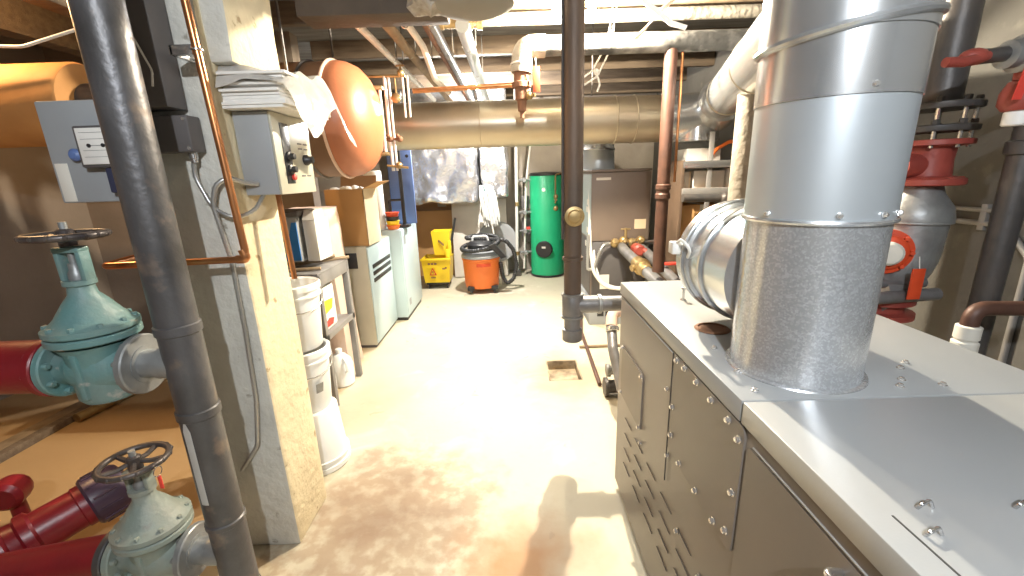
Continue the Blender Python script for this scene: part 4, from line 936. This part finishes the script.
# ------------------------------------------------------------------ right side valve train
RX,RY = 1.85,1.95
t = thing('pump_riser', (RX,RY,0), 'vertical pump riser with black flange and red body behind the flue stack', 'pump')
MB().cyl((RX,RY,1.88),(RX,RY,2.93),.066,seg=28).build('black_pipe','iron',t)
for z in (1.855,1.765): MB().lathe((RX,RY,z),(0,0,1),[(.08,0),(.135,.002),(.138,.006),(.138,.024),(.13,.028),(.08,.028)],32).bolts((RX,RY,z+.028),(0,0,1),.112,8,.014,.02).build('black_flange','iron',t)
mb = MB()
for k in range(8):
    a = 2*PI*k/8; mb.cyl((RX+.112*math.cos(a),RY+.112*math.sin(a),1.70),(RX+.112*math.cos(a),RY+.112*math.sin(a),1.90),.008,seg=8)
mb.build('stud_bolts','chrome',t)
MB().lathe((RX,RY,1.735),(0,0,-1),[(.13,0),(.135,.003),(.135,.022),(.085,.03),(.08,.08),(.085,.15),(.13,.16),(.135,.165),(.135,.185),(.13,.19)],32).bolts((RX,RY,1.565),(0,0,1),.112,8,.012,.016).cyl((RX,RY,1.63),(RX-.16,RY-.03,1.63),.05).build('red_body','redR',t)
mb = MB().lathe((RX-.01,RY,1.54),(0,0,-1),[(.075,0),(.085,.03),(.125,.09),(.135,.14),(.133,.16)],32).tube([(RX-.01,RY,1.39),(RX-.02,RY,1.22),(RX-.12,RY-.02,1.10),(RX-.20,RY-.03,1.08)],.122,.14,32)
mb.build('grey_suction_elbow','flange',t)
MB().ring((RX-.01,RY,1.385),(0,0,1),.13,.006,32,8).build('elbow_bead','flange',t)
mb = MB().lathe((RX-.20,RY-.09,1.27),(-.5,-1,0),[(.085,0),(.098,.004),(.098,.03),(.075,.035),(.075,.05),(.06,.06)],32).bolts((RX-.215,RY-.12,1.27),(-.5,-1,0),.085,8,.011,.016)
mb.build('orange_flange','orangetag',t)
MB().lathe((RX-.23,RY-.15,1.27),(-.5,-1,0),[(.05,0),(.05,.02),(.04,.03),(0,.032)],24).build('cream_port','label',t)
MB().lathe((RX-.12,RY-.02,1.05),(0,0,-1),[(.13,0),(.135,.004),(.135,.03),(.10,.035),(.10,.07),(.14,.075),(.14,.10),(.1,.11),(.08,.3),(.09,1.03),(.14,1.035),(.14,1.05)],32).bolts((RX-.12,RY-.02,1.02),(0,0,1),.115,8,.011,.05).build('lower_red_flange','redR',t)
MB().tube([(RX-.28,RY-.12,1.13),(RX-.02,RY-.12,1.125)],.022,0,12).tube([(RX-.28,RY-.16,1.07),(RX+.02,RY-.15,1.08)],.028,0,12).build('bypass_pipe','greypipe',t)
t = thing('orange_valve_tag', (1.69,1.74,1.08), 'bright orange tag hanging below the orange flange on the pump riser', 'tag')
MB().box(1.69,1.745,1.745,1.752,1.075,1.21,.002).build('tag_plate','orangetag',t)
MB().tube([(1.718,1.748,1.21),(1.718,1.76,1.26)],.002,0,6).build('tag_wire','cable',t)
# lever valve at upper right
t = thing('lever_valve', (1.72,1.6,1.75), 'grey ball valve assembly with red lever at the top right edge', 'valve')
MB().tube([(1.60,1.60,1.985),(1.72,1.60,1.995)],.024,0,14).build('black_nipple','iron',t)
MB().tube([(1.465,1.56,1.965),(1.53,1.56,1.965),(1.62,1.58,1.985)],.016,.02,10).build('red_lever','redR',t)
MB().ball((1.585,1.59,1.985),.034,(1.3,1,.8)).build('red_hub','redR',t)
MB().lathe((1.70,1.60,1.99),(1,0,.05),[(.03,0),(.045,.005),(.045,.04),(.06,.05),(.06,.11),(.045,.12),(.045,.16)],20).build('valve_body','flange',t)
MB().lathe((1.80,1.60,1.99),(0,0,-1),[(.04,0),(.035,.08),(.045,.085),(.06,.12),(.06,.16),(.045,.18)],20).build('red_union','redR',t)
MB().cyl((1.87,1.6,1.99),(2.39,1.6,2.01),.03,seg=16).build('wall_pipe','iron',t)
lab(MB().lathe((1.80,1.60,1.81),(0,0,-1),[(.034,0),(.038,.004),(.038,.045),(.034,.05)],20).build('white_cap','white',t),'white plastic cap')
t = thing('red_hanging_tag', (1.72,1.55,1.83), 'long red tag hanging from the grey ball valve at top right', 'tag')
MB().prism([(1.705,1.545,1.84),(1.735,1.545,1.84),(1.755,1.545,1.955),(1.725,1.545,1.955)],(0,.004,0)).build('tag_plate','labelred',t)
MB().tube([(1.735,1.548,1.95),(1.735,1.565,1.985)],.002,0,6).build('tag_wire','cable',t)
t = thing('dark_standpipe', (1.99,1.715,0), 'dark blue grey vertical pipe by the right wall', 'pipe')
MB().cyl((1.99,1.715,0),(1.99,1.715,1.70),.046,seg=24).build('pipe','iron',t)
MB().lathe((1.99,1.715,1.66),(0,0,1),[(.05,0),(.057,.005),(.057,.05),(.05,.055)],20).tube([(1.99,1.715,1.70),(1.99,1.715,1.78),(2.15,1.715,1.82),(2.39,1.715,1.82)],.045,.06,16).build('top_elbow','iron',t)
t = thing('brown_cross_pipe', (1.9,1.48,1.1), 'brown horizontal pipe with elbow crossing in front of the dark standpipe', 'pipe')
MB().tube([(2.39,1.47,1.10),(1.675,1.47,1.125),(1.675,1.47,.95)],.027,.05,18).build('pipe','brownpipe',t)
MB().lathe((1.675,1.47,1.06),(0,0,-1),[(.03,0),(.037,.004),(.037,.05),(.032,.055),(.032,.06),(.039,.065),(.039,.11),(.032,.115)],20).build('pale_coupling','label',t)
MB().cyl((1.675,1.47,0),(1.675,1.47,.95),.027,seg=18).build('drop','iron',t)
t = thing('wall_conduit', (2.37,2.1,1.2), 'pair of thin conduits fixed to the right wall bending downwards', 'conduit')
MB().tube([(2.385,3.2,1.40),(2.385,1.6,1.40)],.012,0,10).build('straight_run','steel',t)
MB().tube([(2.385,3.2,1.335),(2.385,2.05,1.335),(2.385,1.92,1.20),(2.385,1.90,.1)],.014,.05,10).build('bent_run','steel',t)
MB().box(2.375,2.40,2.14,2.17,1.30,1.43,.003).build('clip','steel',t)

# ------------------------------------------------------------------ world, camera, view
w = bpy.data.worlds.new('world'); w.use_nodes = True; scene.world = w
w.node_tree.nodes['Background'].inputs[0].default_value = (.5,.5,.5,1); w.node_tree.nodes['Background'].inputs[1].default_value = .05
F = 425.
def n3(v): return V(v).normalized()
dY = n3(((510-512)/F,(288-174)/F,-1)); dn = V(((562-512)/F,-(1850-288)/F,-1)); dn = dn-dY*dn.dot(dY); dZ = -dn.normalized(); dX = dY.cross(dZ)
cam = bpy.data.cameras.new('camera'); co = bpy.data.objects.new('camera',cam); col.objects.link(co)
cam.sensor_fit = 'HORIZONTAL'; cam.sensor_width = 36; cam.lens = 36*F/1024; cam.clip_start = .05
co.matrix_world = Matrix.Translation((0,0,H)) @ Matrix((dX,dY,dZ)).to_4x4()
scene.camera = co
vs = scene.view_settings
vs.view_transform = 'Standard'; vs.look = 'None'; vs.gamma = 1; vs.use_curve_mapping = False; vs.exposure = .78
